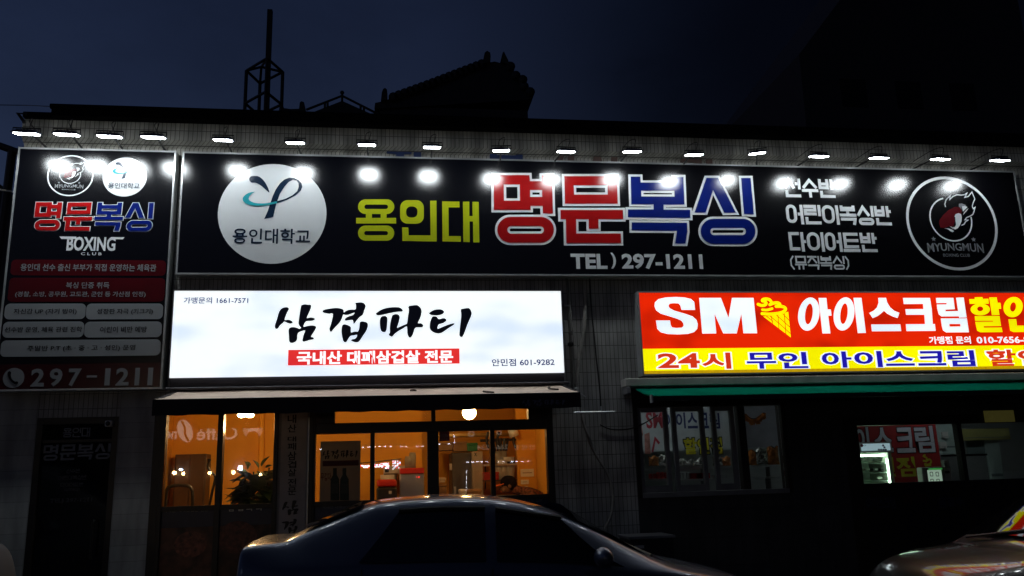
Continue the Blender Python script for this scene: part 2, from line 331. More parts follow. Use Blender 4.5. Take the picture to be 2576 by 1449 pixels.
def block(b, s, box, Y, m, wt=.15, gap=.07):
    x0, z0, x1, z1 = box; n = sum(.45 if c == ' ' else (.35 if c in '(),.·' else 1) for c in s); cw = (x1-x0)/n; x = x0
    for c in s:
        if c == ' ': x += cw*.45; continue
        if c in '(),.·':
            zc = (z0+z1)/2; h = z1-z0
            if c == '(': b.stroke([(x+cw*.3, z1), (x+cw*.08, zc+h*.2), (x+cw*.08, zc-h*.2), (x+cw*.3, z0)], cw*wt*.9, Y, m)
            elif c == ')': b.stroke([(x+cw*.05, z1), (x+cw*.27, zc+h*.2), (x+cw*.27, zc-h*.2), (x+cw*.05, z0)], cw*wt*.9, Y, m)
            elif c == '·': b.stroke([(x+cw*.1, zc), (x+cw*.25, zc)], cw*wt, Y, m)
            else: b.stroke([(x+cw*.08, z0+h*.12), (x+cw*.08, z0-(h*.08 if c == ',' else 0))], cw*wt, Y, m)
            x += cw*.35; continue
        if ord(c) < 0x3000: text(b, c, (x+cw*.1, z0, x+cw*.85, z1), Y, m, .03)
        else: syl(b, c, (x+cw*gap/2, z0, x+cw*(1-gap/2), z1), cw*wt, Y, m)
        x += cw
def grow(poly, d):                           # mitred outward offset (negative: inward)
    poly = [p for i, p in enumerate(poly) if (Vector(p)-Vector(poly[i-1])).length > 1e-4]
    n = len(poly); a = sum(poly[i][0]*poly[(i+1) % n][1]-poly[(i+1) % n][0]*poly[i][1] for i in range(n)); sg = 1 if a > 0 else -1; o = []
    for i in range(n):
        p, q, r = Vector(poly[i-1]), Vector(poly[i]), Vector(poly[(i+1) % n]); d1 = (q-p).normalized(); d2 = (r-q).normalized()
        n1 = Vector((d1.y, -d1.x))*sg; n2 = Vector((d2.y, -d2.x))*sg; mm = (n1+n2).normalized(); k = d/max(.45, mm.dot(n1)); o.append(tuple(q+mm*k))
    return o
def smooth_poly(pts, k=3):                   # closed Catmull-Rom through the points
    n = len(pts); o = []
    for i in range(n):
        p0, p1, p2, p3 = (Vector(pts[j % n]) for j in (i-1, i, i+1, i+2))
        for s in range(k):
            t = s/k; o.append(tuple(.5*((2*p1)+(p2-p0)*t+(2*p0-5*p1+4*p2-p3)*t*t+(3*p1-p0-3*p2+p3)*t**3)))
    return o
def curve(pts, k=4):                         # open smooth path in space
    P = [Vector(p) for p in pts]; o = []
    for i in range(len(P)-1):
        p0, p1, p2, p3 = P[max(i-1, 0)], P[i], P[i+1], P[min(i+2, len(P)-1)]
        for s in range(k):
            t = s/k; o.append(.5*((2*p1)+(p2-p0)*t+(2*p0-5*p1+4*p2-p3)*t*t+(3*p1-p0-3*p2+p3)*t**3))
    return o+[P[-1]]

# ------------------------------------------------------------------ shared materials
YW = .16                                     # face of the tiled wall (the sign faces lie on y = 0)
tile_up = tile_mat('pale_tile', (.60, .585, .52), (.50, .485, .43), (.10, .095, .085), .047, .152, stain=.45)
tile_lo = tile_mat('grey_tile', (.50, .495, .475), (.42, .415, .40), (.11, .11, .10), .047, .152, stain=.4)
shade_tile = tile_mat('shaded_wall_tile', (.055, .055, .057), (.045, .045, .047), (.02, .02, .02), .30, .30, rough=.5, ms=.003, stain=.3)  # wall tile darkened to carry the shade under the green awning
block_m = tile_mat('painted_block', (.42, .42, .40), (.36, .36, .345), (.2, .2, .19), .40, .152, rough=.6, ms=.002, stain=.35)
black_metal = mat('black_metal', (.015, .014, .014), .45)
dark_frame = mat('dark_bronze_frame', (.02, .015, .012), .4)
alu = mat('aluminium', (.55, .57, .57), .35, .6)
grey_frame = mat('grey_frame', (.22, .22, .23), .4, .2)
roof_dark = mat('roof_black', (.004, .004, .005), .9, spec=.1)
white_paint = mat('white_paint', (.75, .75, .73), .5)
vin_black = mat('black_vinyl', (.0025, .0025, .0035), .17, spec=.55, var=.05, vscale=3)
vin_white = mat('white_vinyl', (.76, .79, .81), .19, spec=.5, var=.02)
vin_red = mat('red_vinyl', (.40, .006, .006), .18, var=.04); vin_blue = mat('blue_vinyl', (.003, .013, .165), .18, var=.04)
vin_yellow = mat('yellow_vinyl', (.48, .54, .008), .2, var=.03); vin_grey = mat('grey_vinyl', (.25, .265, .28), .2, var=.02)
vin_navy = mat('navy_vinyl', (.008, .022, .05), .2, var=.05); vin_teal = mat('teal_vinyl', (.03, .36, .42), .2, var=.1); vin_maroon = mat('maroon_vinyl', (.10, .006, .010), .2, var=.15)
vin_darkred = mat('dark_red_vinyl', (.075, .0025, .0035), .2, var=.05)

# ------------------------------------------------------------------ ground
def structure(o, k='structure'): o['kind'] = k; return o
asphalt = mat('asphalt', (.045, .045, .047), .8, var=.3, vscale=30, bump=.3)
structure(one(lambda b: b.box(-120, 120, -120, -.95, -1.0, 0, asphalt), 'road'))
pave = tile_mat('paving', (.22, .21, .2), (.18, .17, .165), (.08, .08, .08), .3, .3, rough=.8)
structure(one(lambda b: (b.box(-120, 120, -.80, .6, -1, .12, mat('paving_stone', (.2, .19, .18), .8, var=.2))), 'pavement'))
structure(one(lambda b: b.box(-120, 120, -.95, -.80, -1, .125, mat('kerb_stone', (.3, .3, .29), .8)), 'kerb'))
structure(one(lambda b: b.box(-120, 120, .6, 130, -1, .10, mat('yard_ground', (.1, .1, .09), .9)), 'back_yard'))
structure(one(lambda b: b.box(-120, 120, -125, -13.5, -.9, .12, mat('far_paving', (.2, .19, .18), .8)), 'far_pavement'))

# ------------------------------------------------------------------ the shop building
bld = thing('shop_building', (4, 3, 0), 'long tiled shop building with black roof edge carrying all the lit signs', 'building')
XL = PX.xz(62.5, 357, YW)[0]; XR = 14.0
Xw = lambda px, py, Y=YW: at(px, py, Y).x
Zw = lambda px, py, Y=YW: at(px, py, Y).z
DX0, DX1, DZ = Xw(75, 1250), Xw(285, 1250), Zw(180, 1050)
RX0, RX1, RZ = Xw(383, 1150), Xw(1394, 1150), 2.50
VX0, VX1, VZ0, VZ1 = Xw(1598, 1150), Xw(1985, 1150), Zw(1700, 1250), Zw(1700, 1012)
HX0, HX1, HZ = Xw(2128, 1150), Xw(2640, 1150), Zw(2300, 1045)
LZ, UZ, TZ = 5.30, 5.36, 5.56                # ledge bottom, ledge top, tile top
def wall(b):
    y1 = YW+.14
    zs = 2.6
    b.box(XL, XR, YW, y1, zs, LZ, tile_lo)
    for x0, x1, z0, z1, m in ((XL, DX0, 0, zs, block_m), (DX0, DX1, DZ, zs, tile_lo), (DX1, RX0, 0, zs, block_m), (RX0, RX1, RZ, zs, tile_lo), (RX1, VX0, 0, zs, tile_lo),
                              (VX0, VX1, 0, VZ0, shade_tile), (VX0, VX1, VZ1, zs, shade_tile), (VX1, HX0, 0, zs, shade_tile), (HX0, HX1, HZ, zs, shade_tile), (HX1, XR, 0, zs, shade_tile)):
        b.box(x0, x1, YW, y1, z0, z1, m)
    b.box(XL, XL+.2, y1, 9, 0, LZ, block_m); b.box(XR-.2, XR, y1, 9, 0, LZ, block_m); b.box(XL+.2, XR-.2, 8.8, 9, 0, LZ, block_m)
one(wall, 'wall', bld)
def piers(b):
    y0, y1 = YW+.001, YW+.139
    wa, wb_, ea, eb_ = Xw(405, 1150, YG), Xw(700, 1150, YG), Xw(778, 1150, YG), Xw(1392, 1150, YG)
    b.box(RX0, wa, y0, y1, 0, RZ, dark_frame); b.box(wb_, ea, y0, y1, 0, RZ, block_m); b.box(eb_, RX1, y0, y1, 0, RZ, dark_frame); b.box(wa, wb_, y0, y1, 2.48, RZ, dark_frame); b.box(ea, eb_, y0, y1, 2.48, RZ, dark_frame)
one(piers, 'pier', bld)
def upper(b):                                # pale tile above the signs, ledge and parapet
    b.box(XL-.002, XR, YW-.004, YW-.001, 4.95, LZ, tile_up)
    yp = YW-.10
    vs = [(XL, YW-.004, LZ), (XR, YW-.004, LZ), (XR, yp, UZ), (XL, yp, UZ), (XR, yp, TZ), (XL, yp, TZ), (XL, YW+.25, LZ), (XR, YW+.25, LZ), (XL, YW+.25, TZ), (XR, YW+.25, TZ)]
    b.add(vs, [(0, 1, 2, 3), (3, 2, 4, 5), (0, 3, 5, 8, 6), (1, 7, 9, 4, 2), (5, 4, 9, 8)], tile_up)
one(upper, 'parapet', bld)
X130 = at(130, 280, -.05).x
def coping(b):
    yp = YW-.10
    b.box(X130, XR+.2, yp-.12, 1.2, TZ+.001, TZ+.112, roof_dark); b.box(XL+.02, X130-.002, yp-.06, 1.2, TZ+.001, TZ+.06, roof_dark)
    b.tube([(X130-.02, yp-.1, TZ+.112), (XR+.2, yp-.1, TZ+.112)], .03, roof_dark); b.box(XL+.2, XR-.2, 1.2, 8.9, TZ-.2, TZ+.05, roof_dark)
one(coping, 'roof', bld)
room_orange = mat('orange_plaster', (.74, .35, .030), .75, var=.05, vscale=1.5, bump=.1); room_brown = mat('brown_ceiling', (.32, .20, .08), .8); room_floor = mat('brown_floor_tile', (.12, .08, .05), .5)
ice_wall = mat('pale_plaster', (.5, .53, .52), .7, var=.05); ice_floor = mat('grey_floor', (.25, .25, .25), .4)
RY = 5.6
def room(b):
    x0, x1 = RX0-.5, RX1+.35
    b.box(x0, x1, RY, RY+.1, .1, 2.95, room_orange); b.box(x0-.1, x0, YW+.145, RY+.1, .1, 2.95, room_orange); b.box(x1, x1+.1, YW+.145, RY+.1, .1, 2.95, room_orange)
    b.box(x0-.1, x1+.1, YW+.145, RY+.1, 2.95, 3.05, room_brown); b.box(x0, x1, YW+.145, RY, .08, .1, room_floor)
    xp = (I3.xz(1416, 700, 3.0)[0], I2.xz(975, 500, 3.0)[0])
    b.box(x0, xp[1]+.25, 3.0, 3.08, .1, 2.95, room_orange)          # partition behind the corner window
    b.box(I2.xz(1290, 300, 3.0)[0]-.6, xp[0], 3.09, 3.17, .1, 2.95, room_orange)
    xq = I4.xz(1072, 800, 3.4)[0]; b.box(xq, x1, 3.4, 3.48, .1, 2.95, room_orange)
one(room, 'restaurant_room', bld)
def room2(b):
    x0, x1 = VX0-.25, 12.5
    b.box(x0, x1, 4.6, 4.7, .1, 3.0, ice_wall); b.box(x0-.1, x0, YW+.145, 4.7, .1, 3.0, ice_wall); b.box(x1, x1+.1, YW+.145, 4.7, .1, 3.0, ice_wall)
    b.box(x0-.1, x1+.1, YW+.145, 4.7, 3.0, 3.1, ice_wall); b.box(x0, x1, YW+.145, 4.6, .08, .1, ice_floor)
one(room2, 'ice_cream_room', bld)

# ---- restaurant front: frames with their panes
clear = glass_mat('window_glass'); tinted = glass_mat('dark_glass', (.35, .36, .38))
poster_navy = mat('navy_film', (.012, .022, .07), .35); poster_pale = mat('pale_banner', (.55, .53, .50), .6); poster_red = mat('poster_red', (.45, .02, .02), .5); poster_black = mat('poster_black', (.012, .012, .014), .4)
film_brown = mat('food_photo_film', (.10, .035, .02), .4, var=.8, vscale=9)
def frame_win(name, x0, x1, zt, zs, zb, bars, label=None):
    w = .045; y0, y1 = YG-.05, YG+.06
    def fr(b):
        b.box(x0, x0+w, y0, y1, zb, zt, dark_frame); b.box(x1-w, x1, y0, y1, zb, zt, dark_frame); b.box(x0+w, x1-w, y0, y1, zt-w, zt, dark_frame); b.box(x0+w, x1-w, y0, y1, zb, zb+w, dark_frame)
        b.box(x0+w, x1-w, y0, y1, zs-.05, zs, dark_frame)
        for a, c, z0, z1 in bars: b.box(a, c, y0-.004, y1+.004, z0, z1, dark_frame)
    f = one(fr, name, bld, bevel=.004)
    if label: f['label'] = label
    return f
def pane(parent, x0, x1, z0, z1, m=None, name='pane'): return one(lambda b: b.box(x0, x1, YG, YG+.008, z0, z1, m or clear), name, parent)
zs1 = Zw(550, 1270, YG); wx0, wx1 = Xw(405, 1150, YG), Xw(700, 1150, YG); mx0, mx1 = Xw(547, 1150, YG), Xw(561, 1150, YG)
w1 = frame_win('corner_window', wx0, wx1, 2.48, zs1, .14, [(mx0, mx1, .19, 2.44)], 'two-light corner window with a potted plant behind it')
for a, c in ((wx0+.045, mx0), (mx1, wx1-.045)): pane(w1, a, c, zs1, 2.435)
def graphics(b):
    x0, x1 = wx0+.045, wx1-.045; za = zs1-.05; b.box(x0, x1, YG-.02, YG+.01, za-.16, za, poster_navy); b.box(x0, x1, YG-.02, YG+.01, .185, za-.16, film_brown)
    text(b, '국내산 대패삼겹살 전문', I2.box(105, 915, 455, 950, YG-.02), YG-.025, vin_grey, .0); text(b, '삼 겹 파 티', I2.box(608, 900, 870, 942, YG-.02), YG-.025, vin_white, .02)
    for cx, cz, r in ((-2.0, 1.05, .16), (-1.55, 1.1, .2), (-1.2, .9, .22), (-1.95, .6, .2)): b.fill([ell(cx, cz, r, r*.8, 20)], YG-.024, mat('meat_photo', (.20, .06, .035), .4, var=.7, vscale=25))
one(graphics, 'window_film', w1)
ez = Zw(1100, 1252, YG); et0, et1 = Zw(1000, 1088, YG), Zw(1000, 1062, YG); ex0, ex1 = Xw(778, 1150, YG), Xw(1392, 1150, YG)
V = [(Xw(a, 1150, YG), Xw(c, 1150, YG)) for a, c in ((931.5, 942.5), (1075, 1103), (1233, 1244))]
tb = (Xw(1084.5, 1050, YG), Xw(1095, 1050, YG))
e1 = frame_win('entrance_front', ex0, ex1, 2.48, ez, .14, [(Xw(794, 1150, YG), Xw(1375, 1150, YG), et0, et1), (ex0+.045, Xw(794, 1150, YG), .185, 2.435), (Xw(1375, 1150, YG), ex1-.045, .185, 2.435)]+[(a, c, .19, et0) for a, c in V]+[(tb[0], tb[1], et1, 2.44), (Xw(794, 1150, YG), Xw(843, 1050, YG), et1, 2.44), (Xw(1327, 1042, YG), Xw(1375, 1150, YG), et1, 2.44)], 'four-light sliding entrance front with transom windows')
xs_ = [Xw(794, 1150, YG), V[0][0], V[0][1], V[1][0], V[1][1], V[2][0], V[2][1], Xw(1375, 1150, YG)]
for i in range(0, 8, 2): pane(e1, xs_[i], xs_[i+1], ez, et0)
pane(e1, Xw(843, 1050, YG), tb[0], et1, 2.435); pane(e1, tb[1], Xw(1327, 1042, YG), et1, 2.435)
one(lambda b: (b.box(xs_[0], xs_[-1], YG-.02, YG+.01, .185, ez-.05, poster_navy), text(b, '국내산 대패삼겹살 전문', I4.box(900, 1262, 1362, 1300, YG-.02), YG-.025, vin_grey, .0), text(b, '국내산 대패삼겹살 전문', I3.box(260, 1328, 720, 1372, YG-.02), YG-.025, vin_grey, .0)), 'window_film', e1)
one(lambda b: b.box(ex0-.0, ex0-.05, YG-.04, YG-.02, .2, 2.3, alu), 'handle_bar', e1)
# ---- boxing club door
def door(b):
    b.box(DX0, DX0+.06, YW+.0, YW+.1, .12, DZ, dark_frame); b.box(DX1-.06, DX1, YW+.0, YW+.1, .12, DZ, dark_frame); b.box(DX0+.06, DX1-.06, YW+.0, YW+.1, DZ-.07, DZ, dark_frame)
    b.box(DX0+.06, DX1-.06, YW+.01, YW+.09, I1.xz(600, 400, YW)[1]-.012, I1.xz(600, 400, YW)[1]+.022, dark_frame)
dr = one(door, 'door', bld, bevel=.004); dr['label'] = 'dark glass door lettered for the boxing club'
one(lambda b: b.box(DX0+.06, DX1-.06, YW+.04, YW+.05, .14, DZ-.07, mat('door_glass', (.006, .006, .008), .06, spec=.5)), 'pane', dr)
one(lambda b: b.tube([(DX1-.16, YW-.01, .95), (DX1-.16, YW-.05, .97), (DX1-.16, YW-.05, 1.3), (DX1-.16, YW-.01, 1.32)], .012, black_metal), 'handle', dr)
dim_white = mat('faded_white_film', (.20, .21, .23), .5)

# ---- ice cream shop openings
def sash_open(): pass
iz0, iz1 = VZ0, VZ1
fw = one(lambda b: (b.box(VX0, VX0+.05, YW-.02, YW+.13, iz0, iz1, dark_frame), b.box(VX1-.05, VX1, YW-.02, YW+.13, iz0, iz1, dark_frame), b.box(VX0+.05, VX1-.05, YW-.02, YW+.13, iz1-.05, iz1, dark_frame), b.box(VX0+.05, VX1-.05, YW-.04, YW+.13, iz0, iz0+.05, grey_frame)), 'folding_window', bld)
fw['label'] = 'folding window of grey sashes showing the ice cream posters'
for (a, c, d, e) in ((265, 290, 500, 568), (540, 572, 775, 852), (852, 875, 1035, 1088)):
    x0 = I5.xz(a+30, 450, YG)[0]; x1 = I5.xz(e-30, 450, YG)[0]; z0 = iz0+.055; z1 = iz1-.055
    s = one(lambda b: (b.box(x0, x0+.05, YG-.03, YG+.02, z0, z1, grey_frame), b.box(x1-.05, x1, YG-.03, YG+.02, z0, z1, grey_frame), b.box(x0+.05, x1-.05, YG-.03, YG+.02, z1-.05, z1, grey_frame), b.box(x0+.05, x1-.05, YG-.03, YG+.02, z0, z0+.07, grey_frame)), 'sash', fw, bevel=.003)
    pane(s, x0+.05, x1-.05, z0+.07, z1-.05)
one(lambda b: b.box(I5.xz(1085, 450, YG)[0], I5.xz(1140, 450, YG)[0], YG-.04, YG+.06, iz0+.055, iz1-.055, dark_frame), 'mullion', fw)
one(lambda b: b.box(I5.xz(1140, 450, YG)[0], VX1-.055, YG, YG+.008, iz0+.055, iz1-.055, clear), 'pane', fw)
hz0, hz1 = I6.xz(600, 720, YG)[1], I6.xz(600, 272, YG)[1]
hx = [I6.xz(a, 480, YG)[0] for a in (262, 1045, 1078, 1560)]
hf = one(lambda b: (b.box(HX0, hx[0], YG-.03, YG+.06, .12, HZ, dark_frame), b.box(hx[1], hx[2], YG-.03, YG+.06, .12, HZ, dark_frame), b.box(hx[0], hx[1], YG-.03, YG+.06, hz1, HZ, dark_frame), b.box(hx[2], HX1, YG-.03, YG+.06, hz1, HZ, dark_frame), b.box(hx[0], hx[1], YG-.03, YG+.06, .12, hz0, poster_black), b.box(hx[2], HX1, YG-.03, YG+.06, .12, hz0, poster_black)), 'shop_front', bld)
hf['label'] = 'dark framed ice cream shop front with lettered lower panels'
pane(hf, hx[0], hx[1], hz0, hz1); pane(hf, hx[2], HX1, hz0, hz1)
for w_, a_, m_ in (('아이스크림', (320, 830, 545, 930), mat('dim_blue_film', (.03, .035, .09), .5)), ('과 자', (600, 805, 800, 890), mat('dim_red_film', (.06, .015, .015), .5)), ('음료수', (880, 835, 1080, 915), mat('dim_blue_film', (.03, .035, .09), .5))): one(lambda b: text(b, w_, I6.box(*a_, YG-.03), YG-.036, m_, .02), 'lettering', hf)
one(lambda b: b.box(I6.xz(1240, 200, YG-.05)[0], I6.xz(1470, 200, YG-.05)[0], YG-.06, YG-.045, I6.xz(1350, 250, YG-.05)[1], I6.xz(1350, 160, YG-.05)[1], mat('yellow_card', (.5, .42, .05), .5, emit=(.5, .45, .12), strength=.04)), 'yellow_card', hf)

# ------------------------------------------------------------------ artwork of the boxing club signs (plane coordinates)
AZ = []                                       # (material key, outer, holes) of the four big syllables
def A(key, outer, *holes): AZ.append((key, CA.poly(outer), [CA.poly(h) for h in holes]))
def stad(c, x0, y0, x1, y1, r=None):
    r = r or (y1-y0)/2; return [(x, y) for x, y in rr(x0, y0, x1, y1, r, 8)]
A('r', [(160,303),(466,303),(470,355),(572,355),(572,306),(660,306),(668,633),(583,632),(580,567),(476,567),(476,602),(162,602)], [(246,384),(384,384),(386,522),(248,522)], [(472,431),(575,431),(576,490),(472,490)])
A('r', stad(CA, 192, 662, 676, 882), stad(CA, 277, 740, 590, 806))
A('r', [(765,312),(1215,312),(1225,548),(772,548)], [(847,391),(1136,391),(1138,470),(850,470)])
A('r', [(732,603),(1268,603),(1271,681),(1058,681),(1058,762),(977,762),(975,681),(866,681),(868,805),(1250,805),(1252,886),(783,886),(779,681),(735,681)])
A('b', [(1335,316),(1418,316),(1421,367),(1705,367),(1704,320),(1787,320),(1797,556),(1617,556),(1618,600),(1845,602),(1847,670),(1311,665),(1312,598),(1532,598),(1531,554),(1342,552)], [(1425,436),(1709,438),(1711,488),(1427,486)])
A('b', [(1345,709),(1817,712),(1822,790),(1805,891),(1717,890),(1733,780),(1345,777)])
A('b', [(1985,327),(2085,327),(2237,625),(2138,627),(2042,432),(1978,624),(1883,624)])
A('b', [(2282,328),(2364,328),(2392,640),(2308,637)])
A('b', stad(CA, 1937, 678, 2406, 893), stad(CA, 2018, 754, 2324, 818))
ab = (min(p[0] for k, o, h in AZ for p in o), min(p[1] for k, o, h in AZ for p in o), max(p[0] for k, o, h in AZ for p in o), max(p[1] for k, o, h in AZ for p in o))
def fit(src, dst):
    sx_, sz_ = (dst[2]-dst[0])/(src[2]-src[0]), (dst[3]-dst[1])/(src[3]-src[1])
    return lambda P: [(dst[0]+(x-src[0])*sx_, dst[1]+(z-src[1])*sz_) for x, z in P]
def big_name(bw, bf, tr, d, Y, mw, mr_, mb_):   # bw takes the white outline layer, bf the coloured faces
    for k, o, h in AZ:
        O = tr(o); Hh = [tr(x) for x in h]
        if bw is not None: bw.fill([grow(O, d)]+[grow(x, -d) for x in Hh], Y, mw)
        if bf is not None: bf.fill([O]+Hh, Y-.004, mr_ if k == 'r' else mb_)
ident = lambda P: P
# university roundel
RCX = [CB.xz(350, 606)[0], CB.xz(1239, 606)[0]]; RCZ = [CB.xz(794, 1013)[1], CB.xz(794, 197)[1]]
rb = (RCX[0], RCZ[0], RCX[1], RCZ[1])
L_leaf = smooth_poly(CB.poly([(607,325),(617,303),(640,296),(680,298),(712,318),(740,352),(762,395),(772,432),(740,405),(700,372),(660,352),(625,350)]))
L_loop = CB.poly([(730,648),(760,580),(780,520),(800,460),(825,405),(860,355),(895,325),(935,310),(975,312),(1010,328),(1035,355),(1042,385),(1030,415),(985,455),(920,490),(840,518),(830,520),(815,580),(805,630)])
L_hole = CB.poly([(838,500),(860,440),(895,385),(930,345),(965,328),(995,335),(1010,355),(1012,385),(1000,420),(960,455),(900,485)])
L_teal = smooth_poly(CB.poly([(655,427),(620,430),(585,445),(560,468),(555,490),(568,512),(600,530),(650,540),(720,538),(775,531),(832,519),(830,505),(775,515),(720,521),(660,518),(620,503),(604,485),(612,460),(630,440)]))
def roundel(b, tr, Y):
    q = tr([(rb[0], rb[1]), (rb[2], rb[3])]); bx = (q[0][0], q[0][1], q[1][0], q[1][1])
    b.fill([ell((bx[0]+bx[2])/2, (bx[1]+bx[3])/2, (bx[2]-bx[0])/2, (bx[3]-bx[1])/2, 64)], Y, vin_white, False)
    b.fill([tr(L_leaf)], Y-.004, vin_navy); b.fill([tr(L_loop), tr(L_hole)], Y-.004, vin_navy); b.fill([tr(L_teal)], Y-.0075, vin_teal)
    t = CB.box(472, 726, 1106, 850); q = tr([(t[0], t[1]), (t[2], t[3])]); text(b, '용인대학교', (q[0][0], q[0][1], q[1][0], q[1][1]), Y-.004, vin_navy, .012)
# eagle emblem
eb = (CE.xz(80, 640)[0], CE.xz(870, 1420)[1], CE.xz(1421, 840)[0], CE.xz(650, 60)[1])
e_in = (CE.xz(427, 620)[0], CE.xz(780, 992)[1], CE.xz(1042, 740)[0], CE.xz(660, 368)[1])
def emblem(b, tr, Y, d=1.0):
    q = tr([(eb[0], eb[1]), (eb[2], eb[3])]); cx, cz, rx, rz = (q[0][0]+q[1][0])/2, (q[0][1]+q[1][1])/2, (q[1][0]-q[0][0])/2, (q[1][1]-q[0][1])/2
    k = rx/((eb[2]-eb[0])/2); w = .036*k
    b.fill([ell(cx, cz, rx, rz, 64), ell(cx, cz, rx-w, rz-w, 64)], Y, vin_white)
    q = tr([(e_in[0], e_in[1]), (e_in[2], e_in[3])]); cx, cz, rx, rz = (q[0][0]+q[1][0])/2, (q[0][1]+q[1][1])/2, (q[1][0]-q[0][0])/2, (q[1][1]-q[0][1])/2
    arc = [(cx+rx*math.cos(R(a)), cz+rz*math.sin(R(a))) for a in range(103, 375, 8)]; b.stroke(arc, .018*k, Y, vin_white)
    P = lambda l: tr(CE.poly(l))
    b.fill([P([(570,690),(620,620),(700,545),(790,500),(860,500),(895,560),(885,600),(800,600),(780,640),(795,700),(770,785),(715,780),(640,805),(580,800),(565,740)])], Y, vin_maroon)
    b.fill([P([(850,455),(890,450),(960,478),(890,492),(888,540),(850,490)])], Y, vin_grey)
    head = [(655,502),(645,460),(660,405),(680,378),(722,340),(718,392),(760,350),(815,325),(880,330),(935,322),(965,300),(935,362),(985,350),(1038,285),(1055,330),(1080,385),(1055,440),(1042,490),(1058,530),(1083,507),(1065,575),(1050,610),(1010,635),(960,655),(935,688),(980,692),(945,715),(925,750),(885,768)]
    b.stroke(P(head), .0125*k, Y-.002, vin_white)
    b.fill([P([(783,640),(800,605),(840,592),(878,605),(890,650),(885,710),(860,770),(830,810),(795,828),(755,815),(712,780),(755,795),(790,790),(805,760),(795,700),(795,650)])], Y-.004, vin_white)
    b.fill([P([(890,495),(930,485),(970,505),(905,570)])], Y-.004, vin_white)
    b.fill([P([(985,520),(960,560),(930,590),(908,622),(922,580),(955,543)])], Y-.004, vin_white)
    b.fill([P([(635,808),(700,812),(750,830),(778,852),(760,866),(730,855),(690,825)])], Y-.004, vin_white)
    for sx_, sz_ in ((483, 965), (1062, 972)):
        c = Vector(P([(sx_, sz_)])[0]); r = .034*k; b.fill([[(c.x+(r if i % 2 == 0 else r*.45)*math.sin(math.pi*i/5), c.y+(r if i % 2 == 0 else r*.45)*math.cos(math.pi*i/5)) for i in range(10)]], Y-.002, vin_grey)
    def bx(*a): t = CE.box(*a); q = tr([(t[0], t[1]), (t[2], t[3])]); return (q[0][0], q[0][1], q[1][0], q[1][1])
    text(b, 'MYUNGMUN', bx(395, 1025, 1205, 1168), Y-.002, vin_grey, .018, warp=lambda u, v: (u, 1-(1-v)*(1-.24*(1-(2*u-1)**2))))
    text(b, 'BOXING CLUB', bx(622, 1178, 1008, 1222), Y-.002, vin_grey, .01)

def sign_box(root, x0, x1, z0, z1, depth, face, edge, lip=.018):
    one(lambda b: b.box(x0+lip, x1-lip, 0, depth-.02, z0+lip, z1-lip, face), 'panel', root)
    one(lambda b: (b.box(x0, x0+lip, -.008, depth, z0, z1, edge), b.box(x1-lip, x1, -.008, depth, z0, z1, edge), b.box(x0+lip, x1-lip, -.008, depth, z1-lip, z1, edge), b.box(x0+lip, x1-lip, -.008, depth, z0, z0+lip, edge)), 'frame', root)

# ---- long black sign
MX0, MX1, MZ0, MZ1 = -2.258, 7.835, 3.815, 5.203
ms = thing('signboard', ((MX0+MX1)/2, .07, MZ0), 'long black boxing gym signboard with red and blue lettering and a white roundel', 'signboard')
sign_box(ms, MX0, MX1, MZ0, MZ1, .15, vin_black, alu)
bw_, bf_ = MB(), MB(); big_name(bw_, bf_, ident, .028, -.003, vin_white, vin_red, vin_blue)
bw_.build('letter_outline', ms); bf_.build('red_and_blue_lettering', ms)
one(lambda b: roundel(b, ident, -.003), 'roundel', ms)
def yellow(b):
    P = CB.poly
    b.fill([P(stad(CB, 1497, 486, 1793, 606)), P(stad(CB, 1549, 529, 1742, 565))], -.003, vin_yellow); b.fill([P(stad(CB, 1497, 700, 1793, 824)), P(stad(CB, 1548, 745, 1742, 780))], -.003, vin_yellow)
    for a in ((1561,604,1611,642), (1682,604,1730,642), (1482,638,1808,684)): b.fill([P([(a[0],a[1]),(a[2],a[1]),(a[2],a[3]),(a[0],a[3])])], -.003, vin_yellow)
    b.fill([P(rr(1841, 493, 2035, 686, 62)), P(rr(1890, 545, 1982, 636, 38))], -.003, vin_yellow)
    b.fill([P([(2086,497),(2138,497),(2140,831),(1859,826),(1857,715),(1908,717),(1910,780),(2090,781)])], -.003, vin_yellow)
    b.fill([P([(2184,503),(2325,505),(2327,552),(2236,552),(2238,786),(2336,787),(2337,833),(2187,831)])], -.003, vin_yellow)
    b.fill([P([(2355,505),(2406,505),(2407,622),(2434,623),(2432,506),(2483,507),(2489,838),(2439,838),(2437,667),(2409,666),(2410,836),(2358,834)])], -.003, vin_yellow)
one(yellow, 'yellow_lettering', ms)
one(lambda b: (text(b, 'TEL', CA.box(822, 978, 1135, 1107), -.003, vin_white, .035), text(b, ')', CA.box(1165, 968, 1210, 1105), -.003, vin_white, .03)), 'phone_word', ms); one(lambda b: text(b, '297-1211', CA.box(1260, 979, 1955, 1110), -.003, vin_white, .035), 'phone_number', ms)
for s_, a_, w_ in (('선수반', (358, 360, 834, 532), .165), ('어린이복싱반', (376, 605, 1352, 783), .165), ('다이어트반', (402, 855, 1222, 1033), .165), ('(뮤직복싱)', (415, 1072, 962, 1197), .135)):
    one(lambda b: block(b, s_, CR.box(*a_), -.003, vin_white, w_, .045), 'white_lettering', ms)
one(lambda b: emblem(b, ident, -.003), 'eagle_emblem', ms)

